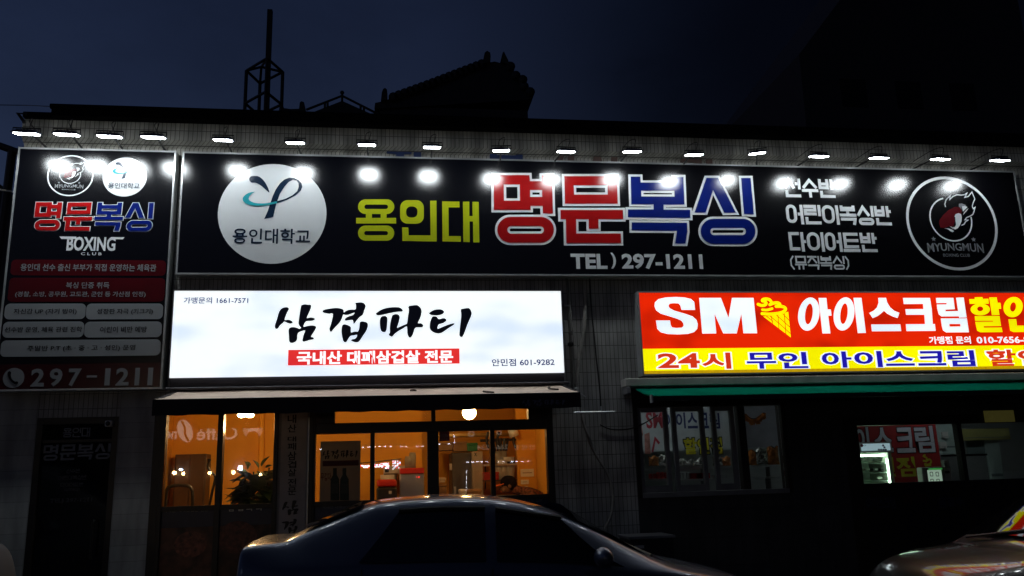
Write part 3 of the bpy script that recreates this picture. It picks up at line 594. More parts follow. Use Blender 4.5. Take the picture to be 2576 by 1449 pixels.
# ---- upright black sign on the left
LX0, LX1, LZ0, LZ1 = -3.935, -2.325, 2.605, 5.208
ls = thing('signboard', ((LX0+LX1)/2, .06, LZ0), 'upright black boxing gym signboard with red bands and grey pill-shaped boxes', 'signboard')
sign_box(ls, LX0, LX1, LZ0, LZ1, .15, vin_black, alu)
one(lambda b: emblem(b, fit(eb, C1.box(507, 325, 1005, 765)), -.003), 'eagle_emblem', ls)
one(lambda b: roundel(b, fit(rb, C1.box(1103, 350, 1577, 768)), -.003), 'roundel', ls)
tr_ = fit(ab, C1.box(372, 829, 1642, 1139)); bw_, bf_ = MB(), MB(); big_name(bw_, bf_, tr_, .0075, -.003, vin_white, vin_red, vin_blue)
bw_.build('letter_outline', ls); bf_.build('red_and_blue_lettering', ls)
one(lambda b: (text(b, 'BOXING', C1.box(718, 1201, 1240, 1352), -.003, vin_white, .03), b.fill([C1.poly([(638,1197),(820,1199),(820,1226),(662,1224)])], -.003, vin_white), b.fill([C1.poly([(1190,1203),(1338,1205),(1318,1228),(1190,1226)])], -.003, vin_white), text(b, 'C L U B', C1.box(870, 1368, 1092, 1398), -.003, vin_white, .02)), 'boxing_club_lettering', ls)
def bands(b):
    for bx_, r_ in ((C2.box(105, 97, 1603, 248), .045), (C2.box(83, 270, 1592, 500), .045)): b.fill([rr(*bx_, r_)], -.003, vin_darkred)
    q = C2.box(0, 1098, 1558, 1346); b.fill([[(LX0+.02, LZ0+.02), (LX1-.02, LZ0+.02), (LX1-.02, q[3]), (LX0+.02, q[3])]], -.003, mat('deep_maroon_vinyl', (.040, .003, .005), .2, var=.05))
one(bands, 'red_band', ls)
vin_greyer = mat('light_grey_vinyl', (.30, .315, .33), .22, var=.02)
def pills(b):
    for a in ((46,518,828,669), (832,518,1576,669), (28,692,812,846), (817,692,1563,844), (8,868,1552,1026)): b.fill([rr(*C2.box(*a), .05)], -.003, vin_greyer)
one(pills, 'grey_boxes', ls)
LT_ = [('용인대 선수 출신 부부가 직접 운영하는 체육관', (202, 136, 1510, 206), vin_greyer), ('복싱 단증 취득', (640, 312, 1058, 372), vin_greyer), ('(경찰, 소방, 공무원, 교도관, 군인 등 가산점 인정)', (150, 402, 1408, 460), vin_greyer), ('자신감 UP (자기 방어)', (135,568,742,626), vin_black), ('성장판 자극 (키크기)', (938,568,1478,626), vin_black), ('선수반 운영, 체육 관련 진학', (48,742,795,798), vin_black), ('어린이 비만 예방', (970,740,1420,798), vin_black), ('주말반 P.T (초 · 중 · 고 · 성인) 운영', (268,920,1308,980), vin_black)]
for s_, a_, m_ in LT_: one(lambda b: text(b, s_, C2.box(*a_), -.007, m_, .012), 'lettering', ls)
def digits(b):
    for c, a in (('2',(302,1146,432,1320)),('9',(480,1144,605,1318)),('7',(662,1146,785,1316)),('-',(840,1212,940,1232)),('1',(1015,1142,1066,1310)),('2',(1122,1140,1248,1310)),('1',(1305,1140,1350,1308)),('1',(1430,1138,1478,1306))): text(b, c, C2.box(*a), -.007, vin_grey, .03)
one(digits, 'phone_number', ls)
def phone(b):
    bx = C2.box(30, 1138, 238, 1334); cx, cz, r = (bx[0]+bx[2])/2, (bx[1]+bx[3])/2, (bx[2]-bx[0])/2
    b.fill([ell(cx, cz, r, r, 40)], -.006, vin_grey)
    b.fill([smooth_poly(C2.poly([(78,1190),(95,1172),(112,1185),(108,1212),(122,1250),(150,1272),(168,1268),(180,1285),(165,1300),(135,1292),(105,1265),(85,1230)]))], -.010, vin_black)
one(phone, 'phone_symbol', ls)

# door lettering (same artwork, faded)
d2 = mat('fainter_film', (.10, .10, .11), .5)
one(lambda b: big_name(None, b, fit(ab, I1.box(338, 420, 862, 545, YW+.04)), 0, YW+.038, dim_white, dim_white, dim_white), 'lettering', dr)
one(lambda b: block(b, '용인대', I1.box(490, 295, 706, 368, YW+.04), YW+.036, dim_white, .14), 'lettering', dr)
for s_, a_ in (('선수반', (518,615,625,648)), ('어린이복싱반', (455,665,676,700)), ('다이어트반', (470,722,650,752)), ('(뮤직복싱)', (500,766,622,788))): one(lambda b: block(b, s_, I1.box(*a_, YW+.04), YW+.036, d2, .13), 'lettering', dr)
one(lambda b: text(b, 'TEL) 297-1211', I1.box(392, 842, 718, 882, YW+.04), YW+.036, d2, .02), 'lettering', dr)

# ------------------------------------------------------------------ white lightbox sign
lb_white = lightbox('lit_white_film', (.93, .99, 1.0), (.68, .80, 1.0), .97)
lb_black = mat('opaque_dark_film', (.010, .012, .03), .3, var=.05); lb_navy = mat('opaque_navy_film', (.012, .025, .16), .3, emit=(.01, .03, .22), strength=.5, var=0)
lb_red = lightbox('lit_red_film', (.72, .030, .028), (.62, .020, .03), 1.0); lb_wtext = mat('lit_white_lettering', (.6, .6, .6), .3, emit=(.95, .98, 1), strength=1.05, var=0)
box_side = mat('lightbox_side', (.16, .15, .17), .4, .3); box_dark = mat('lightbox_underside', (.03, .027, .035), .5)
WX0, WX1, WZ0, WZ1 = -2.257, 1.893, 2.72, 3.637
ws = thing('lightbox_sign', ((WX0+WX1)/2, .07, WZ0-.10), 'glowing white restaurant lightbox sign with black brush lettering', 'sign')
one(lambda b: b.box(WX0, WX1, 0, .03, WZ0, WZ1, lb_white), 'lit_face', ws)
one(lambda b: (b.box(WX0-.012, WX0-.001, -.004, .15, WZ0-.01, WZ1+.012, box_side), b.box(WX1+.001, WX1+.012, -.004, .15, WZ0-.01, WZ1+.012, box_side), b.box(WX0-.001, WX1+.001, -.004, .15, WZ1+.001, WZ1+.012, box_side), b.box(WX0-.001, WX1+.001, .031, .15, WZ0-.005, WZ1, box_side)), 'casing', ws)
one(lambda b: (b.box(WX0, WX1, .025, .15, WZ0-.105, WZ0-.012, box_dark), b.tube([(WX0-.03, .0, WZ0-.115), (WX1+.05, .0, WZ0-.115)], .014, box_dark)), 'lower_casing', ws)
BR = [(B1, [(120,700),(140,620),(175,520),(200,420),(235,330),(290,268),(350,245),(420,240),(462,268),(455,310),(420,370),(385,460),(358,555),(440,545),(510,565),(562,605),(530,637),(480,640),(420,620),(350,590),(320,625),(250,680),(200,755),(160,772),(130,755)]),
 (B1, [(765,205),(800,180),(860,168),(930,178),(990,178),(1010,205),(1000,270),(960,370),(900,505),(960,495),(1040,495),(1108,525),(1070,560),(1010,575),(920,580),(870,600),(840,650),(820,720),(900,705),(980,690),(1070,690),(1132,720),(1110,790),(1060,870),(1005,963),(1050,975),(1080,1005),(1050,1030),(960,1048),(880,1075),(820,1083),(797,1060),(805,1000),(830,900),(865,810),(780,825),(710,855),(680,890),(670,960),(665,1030),(630,1080),(580,1108),(530,1116),(485,1095),(468,1040),(465,950),(455,830),(465,770),(510,735),(580,728),(660,745),(720,770),(765,745),(725,700),(700,630),(705,570),(720,460),(745,300)]),
 (B1, [(1290,340),(1320,308),(1400,285),(1500,270),(1600,258),(1680,262),(1760,280),(1805,310),(1810,370),(1860,335),(1930,305),(2010,298),(2095,295),(2110,230),(2105,170),(2095,135),(2160,125),(2240,122),(2300,140),(2340,190),(2340,250),(2310,320),(2280,420),(2200,480),(2130,560),(2055,655),(2045,600),(2020,552),(1940,560),(1845,568),(1840,530),(1880,490),(1960,455),(2040,430),(2075,370),(1990,400),(1920,425),(1850,430),(1795,420),(1770,500),(1720,600),(1660,670),(1600,730),(1540,800),(1500,845),(1470,820),(1460,760),(1480,700),(1515,580),(1545,400),(1460,400),(1370,388),(1310,370)]),
 (B1, [(1760,740),(1780,680),(1820,660),(1880,670),(1950,700),(1985,740),(1985,860),(2050,842),(2120,838),(2160,835),(2190,750),(2200,640),(2215,600),(2260,588),(2330,598),(2385,625),(2402,680),(2390,750),(2350,840),(2280,940),(2210,1050),(2160,1095),(2100,1100),(2030,1080),(1990,1055),(2010,1030),(2080,1015),(2120,980),(2138,915),(2060,930),(1985,940),(1930,1000),(1880,1085),(1840,1100),(1800,1070),(1775,980),(1755,850)]),
 (B2, [(145,400),(180,365),(280,300),(400,260),(540,240),(680,240),(740,255),(798,300),(790,345),(700,350),(560,370),(400,405),(260,435),(180,438)]),
 (B2, [(240,620),(250,530),(280,475),(340,455),(395,465),(425,510),(425,600),(415,720),(405,790),(380,840),(340,852),(290,835),(255,770)]),
 (B2, [(545,450),(580,422),(640,410),(700,425),(728,480),(715,570),(690,660),(662,748),(720,725),(800,690),(870,660),(905,640),(920,560),(935,440),(955,310),(940,250),(960,210),(1030,198),(1120,188),(1180,200),(1240,260),(1265,330),(1255,420),(1225,520),(1172,630),(1240,632),(1290,660),(1305,695),(1280,730),(1220,735),(1130,738),(1095,770),(1070,850),(1040,930),(1000,980),(970,985),(940,950),(915,870),(905,710),(820,755),(720,810),(640,865),(590,910),(545,962),(500,950),(457,915),(490,860),(485,760),(495,650),(515,550)]),
 (B2, [(1447,390),(1500,345),(1580,305),(1680,292),(1760,300),(1815,345),(1800,390),(1740,425),(1640,443),(1560,438),(1500,430)]),
 (B2, [(1505,520),(1530,475),(1570,463),(1640,475),(1670,525),(1720,530),(1770,512),(1830,512),(1878,550),(1850,590),(1790,630),(1700,655),(1668,690),(1655,770),(1740,740),(1860,690),(1980,648),(2075,635),(2040,680),(1960,730),(1860,800),(1770,860),(1700,882),(1640,880),(1560,855),(1490,800),(1465,730),(1470,640),(1485,570)]),
 (B2, [(2228,295),(2310,272),(2420,260),(2470,310),(2492,380),(2480,460),(2430,570),(2380,690),(2330,830),(2265,968),(2200,945),(2195,860),(2210,700),(2235,480),(2235,380)])]
BRP = [c.poly(p) for c, p in BR]
bb = (min(p[0] for P in BRP for p in P), min(p[1] for P in BRP for p in P), max(p[0] for P in BRP for p in P), max(p[1] for P in BRP for p in P))
def brush(b, tr, Y, m, sm=True, sel=range(10)):
    for i in sel: b.fill([tr(smooth_poly(BRP[i], 2) if sm else BRP[i])], Y, m)
one(lambda b: brush(b, ident, -.003, lb_black), 'brush_lettering', ws)
rz1, rz0 = C7.xz(420, 688)[1], C7.xz(420, 840)[1]; rx0, rx1 = C6.xz(1230, 785)[0], C7.xz(844, 757)[0]
one(lambda b: b.box(rx0, rx1, -.006, -.002, rz0, rz1, lb_red), 'red_band', ws)
tz1, tz0 = C7.xz(560, 702)[1], C7.xz(560, 832)[1]
one(lambda b: text(b, '국내산 대패삼겹살 전문', (C6.xz(1318, 785)[0], tz0, C7.xz(780, 757)[0], tz1), -.0075, lb_wtext, .035), 'white_lettering', ws)
one(lambda b: text(b, '가맹문의 1661-7571', C6.box(186, 172, 833, 236), -.003, lb_navy, .016), 'navy_lettering', ws); one(lambda b: text(b, '안민점 601-9282', C7.box(1167, 785, 1793, 858), -.003, lb_navy, .016), 'navy_lettering', ws)

# ------------------------------------------------------------------ red and yellow lightbox sign
lr = lightbox('lit_scarlet_film', (.80, .019, .0010), (.48, .010, .0008), .95, (1.3, 1, 2.2)); ly = lightbox('lit_yellow_film', (.98, .92, .0), (.85, .78, .0), 1.0)
lw = lightbox('lit_ice_white_film', (.90, .97, 1.0), (.72, .84, .95), 1.0); lred = mat('lit_red_lettering', (.4, .02, .01), .3, emit=(.62, .035, .008), strength=1.0, var=0); lblue = mat('lit_blue_lettering', (.01, .01, .3), .3, emit=(.012, .008, .36), strength=1.0, var=0)
SX0, SX1, SZ0, SZ1 = 2.80, 8.9, 2.70, 3.617
ss = thing('lightbox_sign', ((SX0+SX1)/2, .07, SZ0-.04), 'glowing red and yellow ice cream shop lightbox sign with a cone emblem', 'sign')
szm = S1.xz(700, 752)[1]
one(lambda b: b.box(SX0, SX1, 0, .03, szm, SZ1, lr), 'red_face', ss); one(lambda b: b.box(SX0, SX1, 0, .03, SZ0+.025, szm-.001, ly), 'yellow_face', ss)
one(lambda b: (b.box(SX0-.02, SX0-.001, -.015, .16, SZ0-.03, SZ1+.02, alu), b.box(SX1+.001, SX1+.02, -.015, .16, SZ0-.03, SZ1+.02, alu), b.box(SX0-.001, SX1+.001, -.01, .16, SZ1+.001, SZ1+.02, alu), b.box(SX0-.001, SX1+.001, -.012, .16, SZ0-.03, SZ0-.012, alu), b.box(SX0-.001, SX1+.001, .032, .159, SZ0-.01, SZ1, box_side)), 'casing', ss)
one(lambda b: b.box(SX0, SX1, -.004, .03, SZ0-.011, SZ0+.024, mat('rusty_yellow_edge', (.45, .28, .01), .5, emit=(.75, .46, .0), strength=.6, var=.5, vscale=14)), 'lower_edge', ss)
def smtext(b):
    Q1, Q2 = S1.poly, S2.poly
    sp = [(773,257),(598,257),(582,200),(560,174),(500,170),(445,176),(430,205),(445,235),(510,268),(640,305),(740,340),(790,385),(808,440),(800,500),(760,542),(680,566),(550,573),(420,568),(330,545),(285,500),(270,393),(450,393),(458,450),(475,482),(530,490),(600,486),(625,465),(622,430),(595,395),(540,370),(430,335),(330,305),(270,262),(250,210),(255,160),(300,118),(390,97),(520,90),(640,97),(720,116),(762,155)]
    b.fill([Q1(sp)], -.003, lw)
    b.fill([Q1([(825,102),(1105,102),(1203,360),(1248,102),(1525,102),(1572,558),(1395,558),(1368,305),(1308,560),(1135,560),(1022,305),(1045,560),(865,562)])], -.003, lw)
one(smtext, 'white_lettering', ss)
def smtext(b):
    Q1, Q2 = S1.poly, S2.poly
    b.fill([Q1(ell(2237, 311, 137, 214, 40, -22)), Q1(ell(2238, 309, 49, 134, 30, -14))], -.003, lw)
    b.fill([Q1([(2362,103),(2463,103),(2478,250),(2520,252),(2530,330),(2487,332),(2515,560),(2412,560)])], -.003, lw)
    b.fill([Q2(ell(256, 309, 133, 214, 40, -22)), Q2(ell(255, 306, 47, 133, 30, -14))], -.003, lw); b.fill([Q2([(378,102),(480,102),(537,553),(433,556)])], -.003, lw)
    b.fill([Q2([(697,102),(797,102),(810,160),(850,225),(905,270),(968,295),(945,362),(880,340),(810,305),(770,268),(735,300),(690,335),(625,363),(580,297),(640,265),(680,225),(700,165)])], -.003, lw); b.fill([Q2([(605,445),(980,443),(992,530),(615,533)])], -.003, lw)
    b.fill([Q2([(1015,103),(1362,103),(1385,250),(1398,440),(1425,438),(1435,527),(1060,530),(1052,442),(1298,440),(1290,320),(1055,320),(1045,248),(1278,246),(1272,180),(1025,182)])], -.003, lw)
    b.fill([Q2([(1440,103),(1663,102),(1682,248),(1560,254),(1562,275),(1722,272),(1735,340),(1510,342),(1475,315),(1455,240),(1450,188),(1577,186),(1575,168),(1447,170)])], -.003, lw); b.fill([Q2([(1700,100),(1797,97),(1835,355),(1738,357)])], -.003, lw)
    b.fill([Q2([(1502,367),(1838,365),(1865,545),(1570,547),(1530,520),(1515,460)]), Q2([(1612,438),(1752,438),(1757,470),(1615,472)])], -.003, lw)
one(smtext, 'white_lettering', ss)
one(lambda b: text(b, '가맹점 문의', S2.box(1350, 597, 1888, 694), -.003, lw, .03), 'phone_number', ss); one(lambda b: text(b, '010-7656-8', S2.box(1963, 600, 2640, 686), -.003, lw, .03), 'phone_number', ss)
def smyel(b):
    Q = S2.poly
    b.fill([Q([(1938,95),(2038,92),(2042,115),(2115,113),(2120,178),(1875,180),(1868,118),(1940,117)])], -.003, ly); b.fill([Q(ell(2010, 251, 124, 77, 32)), Q(ell(2009, 243, 39, 31, 24))], -.003, ly)
    b.fill([Q([(2125,97),(2222,95),(2233,165),(2270,165),(2280,242),(2245,243),(2258,322),(2160,325)])], -.003, ly)
    b.fill([Q([(1938,337),(2258,335),(2278,465),(2052,468),(2055,485),(2285,483),(2297,543),(2010,545),(1970,525),(1955,460),(1945,410),(2175,408),(2175,397),(1945,398)])], -.003, ly)
    b.fill([Q(ell(2433, 221, 124, 131, 36, -10)), Q(ell(2432, 219, 38, 61, 24, -6))], -.003, ly); b.fill([Q([(2372,378),(2472,376),(2482,460),(2700,458),(2710,540),(2440,543),(2395,525)])], -.003, ly); b.fill([Q([(2575,92),(2670,90),(2705,400),(2610,402)])], -.003, ly)
one(smyel, 'yellow_lettering', ss)
def cone(b):
    P = lambda l: S1.poly(l); w = .036
    def sw(l, ww=w):
        q = [tuple(v) for v in curve([(x, z, 0) for x, z in P(l)], 5)]; b.stroke([(p[0], p[1]) for p in q], ww, -.003, ly)
        for e in (q[0], q[-1]): b.fill([ell(e[0], e[1], ww/2, ww/2, 14)], -.003, ly)
    sw([(1585,185),(1630,200),(1670,193),(1688,172),(1672,148),(1640,140),(1650,122),(1690,116),(1730,125),(1752,150)]); sw([(1735,190),(1775,172),(1830,166),(1862,180),(1855,202),(1815,212)]); sw([(1825,212),(1880,212),(1925,225),(1937,250),(1910,280),(1850,300),(1740,312),(1635,305)]); sw([(1640,255),(1700,258),(1765,240)], .03)
    b.fill([P([(1648,340),(1740,338),(1850,318),(1972,280),(2005,612)])], -.003, ly)
    for l in ([(1752,337),(1768,440)], [(1836,320),(1852,512)], [(1918,300),(1940,575)], [(1735,338),(1850,430),(1995,560)], [(1815,322),(1995,482)], [(1895,305),(1988,398)], [(1690,340),(1775,405)]): b.stroke(P(l), .0085, -.0065, lr)
one(cone, 'cone_emblem', ss)
def T_(b, s, c, a, m): text(b, s, c.box(*a), -.006, m, .03, lw, .075)
for w_ in ((('24', S1, (290,815,832,1006), lred), ('시', S1, (855,808,1232,1018), lred)), (('무', S1, (1435,808,1812,1016), lblue), ('인', S1, (1845,800,2222,1010), lblue)), (('아', S2, (-32,793,352,1003), lblue), ('이', S2, (385,787,745,998), lblue), ('스', S2, (785,790,1155,978), lblue), ('크', S2, (1200,787,1560,975), lblue), ('림', S2, (1588,777,1938,985), lblue)), (('할', S2, (2097,768,2470,980), lred), ('인', S2, (2495,765,2860,975), lred))):
    one(lambda b: [T_(b, *k) for k in w_], 'outlined_lettering', ss)

# ------------------------------------------------------------------ awnings
beige = mat('beige_awning_cloth', (.68, .53, .41), .75, var=.10, vscale=3, bump=.08); brown_val = mat('dark_valance_cloth', (.018, .012, .015), .8)
AP = -.80
af = at(900, 996, AP); AZ1 = af.z; AXL = at(385, 1003, AP).x; AXR = at(1459.6, 989, AP).x; AZb = at(900, 1036, AP).z; AZT = WZ0-.12
aw = thing('awning', ((AXL+AXR)/2, AP/2, AZb), 'beige cloth awning with dark valance under the white restaurant sign', 'awning')
def canopy(b):
    nx, ny = 40, 8; vs = []; fs = []
    for i in range(nx+1):
        for j in range(ny+1):
            u, v = i/nx, j/ny; sag = .018*math.sin(math.pi*v)*(1+.4*math.sin(u*23)) + .004*math.sin(u*61)*v
            vs.append((AXL+(AXR-AXL)*u, .13+(AP-.13)*v, AZT+(AZ1-AZT)*v-sag*(1 if 0 < v < 1 else 0)))
    for i in range(nx):
        for j in range(ny): a = i*(ny+1)+j; fs.append((a, a+1, a+ny+2, a+ny+1))
    n = len(vs); vs += [(x, y, z-.012) for x, y, z in vs]; fs += [tuple(n+k for k in f[::-1]) for f in fs]
    b.add(vs, fs, beige)
one(canopy, 'canopy', aw, smooth=True)
def valance(b):
    n = 60; vs = []; fs = []
    for i in range(n+1):
        x = AXL+(AXR-AXL)*i/n; wv = .006*math.sin(i*.9)+.004*math.sin(i*2.3)
        vs += [(x, AP-.012, AZ1-.002), (x, AP-.012+wv, (AZ1+AZb)/2), (x, AP-.012+wv*1.6, AZb+.004*math.sin(i*1.3))]
    for i in range(n):
        for k in range(2): a = i*3+k; fs.append((a, a+1, a+4, a+3))
    m = len(vs); vs += [(x, y+.008, z) for x, y, z in vs]; fs += [tuple(m+k for k in f[::-1]) for f in fs]
    b.add(vs, fs, brown_val)
    for x in (AXL, AXR-.01): b.add([(x, .12, AZT), (x, AP, AZ1), (x, AP, AZb), (x+.01, .12, AZT), (x+.01, AP, AZ1), (x+.01, AP, AZb)], [(0, 1, 2), (3, 5, 4), (0, 3, 4, 1), (1, 4, 5, 2), (2, 5, 3, 0)], brown_val)
one(valance, 'valance', aw, smooth=True)
def aframe(b):
    b.tube([(AXL, AP+.01, AZ1-.03), (AXR, AP+.01, AZ1-.03)], .018, grey_frame); b.tube([(AXL, .1, AZT-.05), (AXR, .1, AZT-.05)], .03, grey_frame)
    for x in (AXL+.5, AXR-.5): b.tube([(x, .1, AZT-.06), (x+.25, -.35, AZT+(AZ1-AZT)*.52-.10), (x, AP+.02, AZ1-.05)], .016, grey_frame)
one(aframe, 'folding_arms', aw)
dimblue = mat('faded_blue_print', (.085, .085, .16), .7); dimbrown = mat('faded_brown_print', (.05, .04, .045), .7)
one(lambda b: (brush(b, fit(bb, C7.box(1465, 1192, 1892, 1262, AP)), AP-.025, dimblue, False)), 'valance_lettering', aw); one(lambda b: text(b, '국내산 대패삼겹살 전문', C7.box(978, 1212, 1425, 1258, AP), AP-.025, dimbrown, .0), 'valance_lettering', aw)
twig = mat('dry_twig', (.05, .035, .025), .9)
for (pts, lab) in (([(355,1108),(385,1106),(410,1107)], 'short dark twig lying on the middle of the beige awning'), ([(1082,1117),(1120,1122),(1185,1128)], 'straight dark twig lying right of centre on the beige awning'), ([(1745,1075),(1732,1082),(1760,1093),(1832,1097)], 'hooked dark twig lying near the right end of the beige awning')):
    P3 = []
    for x, y in pts:   # rest on the slope
        q = C7.p(x, y); d = ray(*q); n = Vector((0, -(AZT-AZ1), (.13-AP))).cross(Vector((1, 0, 0))); nn = Vector((0, (AZ1-AZT), (.13-AP))); nn = Vector((0, -(AZT-AZ1), .13-AP)); k = (Vector((0, .13, AZT+.0))-CAM).dot(nn)/d.dot(nn); P3.append(CAM+d*k+Vector((0, -.004, .004)))
    tag(one(lambda b: b.tube(curve(P3, 3), [.010]*(len(P3)*3-2), twig, 6), 'twig'), lab, 'twig', 'twigs on the awning')
# green awning
green = mat('green_awning_cloth', (.0015, .16, .10), 1.0, spec=.0, var=.12, vscale=3, bump=.06)
GP = -.62; g0 = PX.w(1640.6, 996.3, GP) if False else at(1640.6, 996.3, GP); GXL = g0.x; GXR = 9.4; GZ1 = g0.z; gb = at(1595, 975, .02); GZT = at(1900, 971, .02).z; GXL2 = gb.x
ga = thing('awning', ((GXL+GXR)/2, -.3, GZ1-.05), 'green cloth awning with pale roller case over the ice cream shop', 'awning')
def gcan(b):
    nx, ny = 60, 5; vs = []; fs = []
    for i in range(nx+1):
        for j in range(ny+1):
            u, v = i/nx, j/ny; xl = GXL2+(GXL-GXL2)*v; sag = .012*math.sin(math.pi*v)*(1+.3*math.sin(u*31))
            vs.append((xl+(GXR-xl)*u, .02+(GP-.02)*v, GZT+(GZ1-GZT)*v-sag))
    for i in range(nx):
        for j in range(ny): a = i*(ny+1)+j; fs.append((a, a+1, a+ny+2, a+ny+1))
    n = len(vs); vs += [(x, y, z-.01) for x, y, z in vs]; fs += [tuple(n+k for k in f[::-1]) for f in fs]; b.add(vs, fs, green)
one(gcan, 'canopy', ga, smooth=True)
gc = at(1570, 953, .0); gc2 = at(1572, 971, .0)
one(lambda b: (b.box(gc.x, GXR, -.05, .15, GZT+.012, gc.z, mat('cream_roller_case', (.52, .51, .46), .5, var=.25, vscale=4)), b.box(gc.x+.01, gc.x+.05, -.06, .15, GZT-.07, GZT+.01, grey_frame)), 'roller_case', ga, bevel=.01)
one(lambda b: (b.box(GXL, GXR, GP-.03, GP+.02, GZ1-.05, GZ1-.012, mat('green_front_bar', (.012, .03, .025), .5)), b.box(GXL-.02, GXL-.001, GP-.035, GP+.025, GZ1-.07, GZ1+.01, alu)), 'front_bar', ga)
for x in (GXL+.3, 6.2): one(lambda b: b.tube([(x, .1, GZT-.04), (x+.2, -.28, GZT+(GZ1-GZT)*.47-.10), (x, GP+.01, GZ1-.04)], .016, black_metal), 'folding_arm', ga)

# ------------------------------------------------------------------ floodlights over the signs
lamp_face = mat('lit_lamp_glass', (.9, .9, .9), .3, emit=(.90, .97, 1.0), strength=54, var=0); lamp_body = mat('lamp_housing', (.02, .024, .05), .45, .3)
def make_lamp(loc, label):
    r = thing('floodlight', loc, label, 'floodlight', 'floodlights along the top of the signs')
    x, y, z = loc; ca, sa = math.cos(LT), math.sin(LT)
    def T(v): return (x+v[0], y+v[1]*ca-v[2]*sa, z+v[1]*sa+v[2]*ca)
    def bx(b, x0, x1, y0, y1, z0, z1, m, top=1.0):
        vs = [T(p) for p in ((x0,y0,z0),(x1,y0,z0),(x1,y1,z0),(x0,y1,z0),(x0*top,y0*top,z1),(x1*top,y0*top,z1),(x1*top,y1*top,z1),(x0*top,y1*top,z1))]
        b.add(vs, [(0,3,2,1),(4,5,6,7),(0,1,5,4),(1,2,6,5),(2,3,7,6),(3,0,4,7)], m)
    one(lambda b: (bx(b, -.122, .122, -.086, .086, .004, .018, lamp_body), bx(b, -.115, .115, -.08, .08, .018, .036, lamp_body, .72), [bx(b, -.08+.032*i, -.074+.032*i, -.05, .05, .036, .046, lamp_body) for i in range(6)]), 'housing', r, bevel=.004)
    one(lambda b: bx(b, -.105, .105, -.07, .07, .003, -.006, lamp_face, .96), 'lamp_glass', r)
    one(lambda b: (b.tube([T((0, .02, .05)), (x, y+.10, z+.055), (x, YW-.03, 5.235), (x, YW-.02, 5.205)], .011, black_metal), b.tube([T((-.13, 0, .02)), T((-.13, .01, .06)), T((.13, .01, .06)), T((.13, 0, .02))], .007, black_metal)), 'arm', r)
    one(lambda b: b.tube(curve([T((.03, 0, .07)), (x+.05, y-.02, z+.16), (x-.02, y+.10, z+.17), (x-.03, YW-.12, 5.32)], 5), .005, black_metal, 6), 'cable', r)
    return r
LT = R(16)
LAMPS = [(67,337,'lit floodlight at the roof corner, outermost over the upright black sign'), (168,339,'lit floodlight over the eagle emblem of the upright black sign'), (276,344,'lit floodlight over the small white roundel of the upright black sign'), (386,346,'lit floodlight over the right edge of the upright black sign'),
 (561,353,'lit floodlight over the left rim of the large white roundel'), (743,360,'lit floodlight over the right half of the large white roundel'), (923,365,'lit floodlight over the first yellow syllable of the long sign'), (1087,371,'lit floodlight over the gap between second and third yellow syllables'),
 (1261,379,'lit floodlight with looped cable over the first red syllable'), (1424,382,'lit floodlight over the left side of the second red syllable'), (1590,382,'lit floodlight over the left stem of the first blue syllable'), (1746,390,'lit floodlight over the gap between the two blue syllables'),
 (1905,386,'turned floodlight showing its dark housing, right of the last blue syllable'), (2060,394,'lit floodlight over the top row of white class lettering'), (2211,398,'lit floodlight over the black gap left of the large eagle ring'), (2366,401,'lit floodlight over the large eagle ring'), (2515,404,'lit floodlight at the right-hand end of the long sign')]
proto = None
rots = [2, 4, 3, 2, 0, -1, 0, -2, -6, 5, 0, -5, -24, 3, 2, 3, 2]
for i, (px, py, lab) in enumerate(LAMPS):
    p = at(px, py, -.445)
    if proto is None: proto = make_lamp((p.x, p.y, 5.16), lab); proto.location.z = p.z; proto.rotation_euler.z = R(rots[0])
    else:
        d_ = dup(proto, Vector((p.x, p.y, p.z)), R(rots[i]), lab)
        if i > 3: d_.scale = (.84, .9, .9)

# ------------------------------------------------------------------ bits fixed to the wall
old_blue = mat('old_blue_letter', (.03, .055, .17), .5); old_brown = mat('old_brown_letter', (.16, .10, .085), .6)
C3 = CB
yl = YW-.03
def oldl(name, polys, m, lab):
    tag(one(lambda b: [b.prism(p, yl, YW-.006, m) for p in polys], name), lab, 'letter', 'old letters left on the wall above the long sign')
P = lambda c, l: c.poly(l, yl)
oldl('wall_letter', [P(C3, [(1732,74),(1936,80),(1934,112),(1870,112),(1905,200),(1860,200),(1838,140),(1800,200),(1760,200),(1815,112),(1732,106)]), P(C3, [(1950,80),(2012,82),(2016,200),(1954,200)])], old_blue, 'old blue letter on the tiles below two floodlights, left of the red lettering')
oldl('wall_letter', [P(CA, [(128,104),(186,104),(188,128),(352,132),(352,108),(410,108),(412,240),(128,236)])], old_blue, 'old blue letter on the tiles behind the looped-cable floodlight')
oldl('wall_letter', [P(CA, [(730,118),(770,118),(745,200),(690,205),(690,190)]), P(CA, [(800,115),(850,118),(852,230),(800,230)])], old_brown, 'old brownish letter half hidden under the floodlight over the second red syllable')
oldl('wall_letter', [P(CA, [(1022,124),(1078,126),(1085,160),(1110,230),(1060,230),(1050,190),(1030,230),(985,230),(1018,160)]), P(CA, [(1170,124),(1222,126),(1226,230),(1172,230)])], old_brown, 'old brownish letter on bare tiles between two red-syllable floodlights')
oldl('wall_letter', [P(CA, [(1765,140),(1945,142),(1950,230),(1890,230),(1890,190),(1768,188)]), P(CA, [(1985,142),(2036,144),(2042,235),(1990,235)])], old_brown, 'old brownish letter on the tiles above the first blue syllable')
hose_m = mat('grey_hose', (.28, .27, .25), .6, var=.2, vscale=12); conduit_m = mat('grey_conduit', (.16, .16, .15), .5, .2)
W7 = lambda l, Y=YW-.03: [C7.w(x, y, Y) for x, y in l]
cnd = thing('conduit', W7([(1935, 700)])[0], 'straight grey metal conduit clipped to the wall beside the white lightbox', 'conduit')
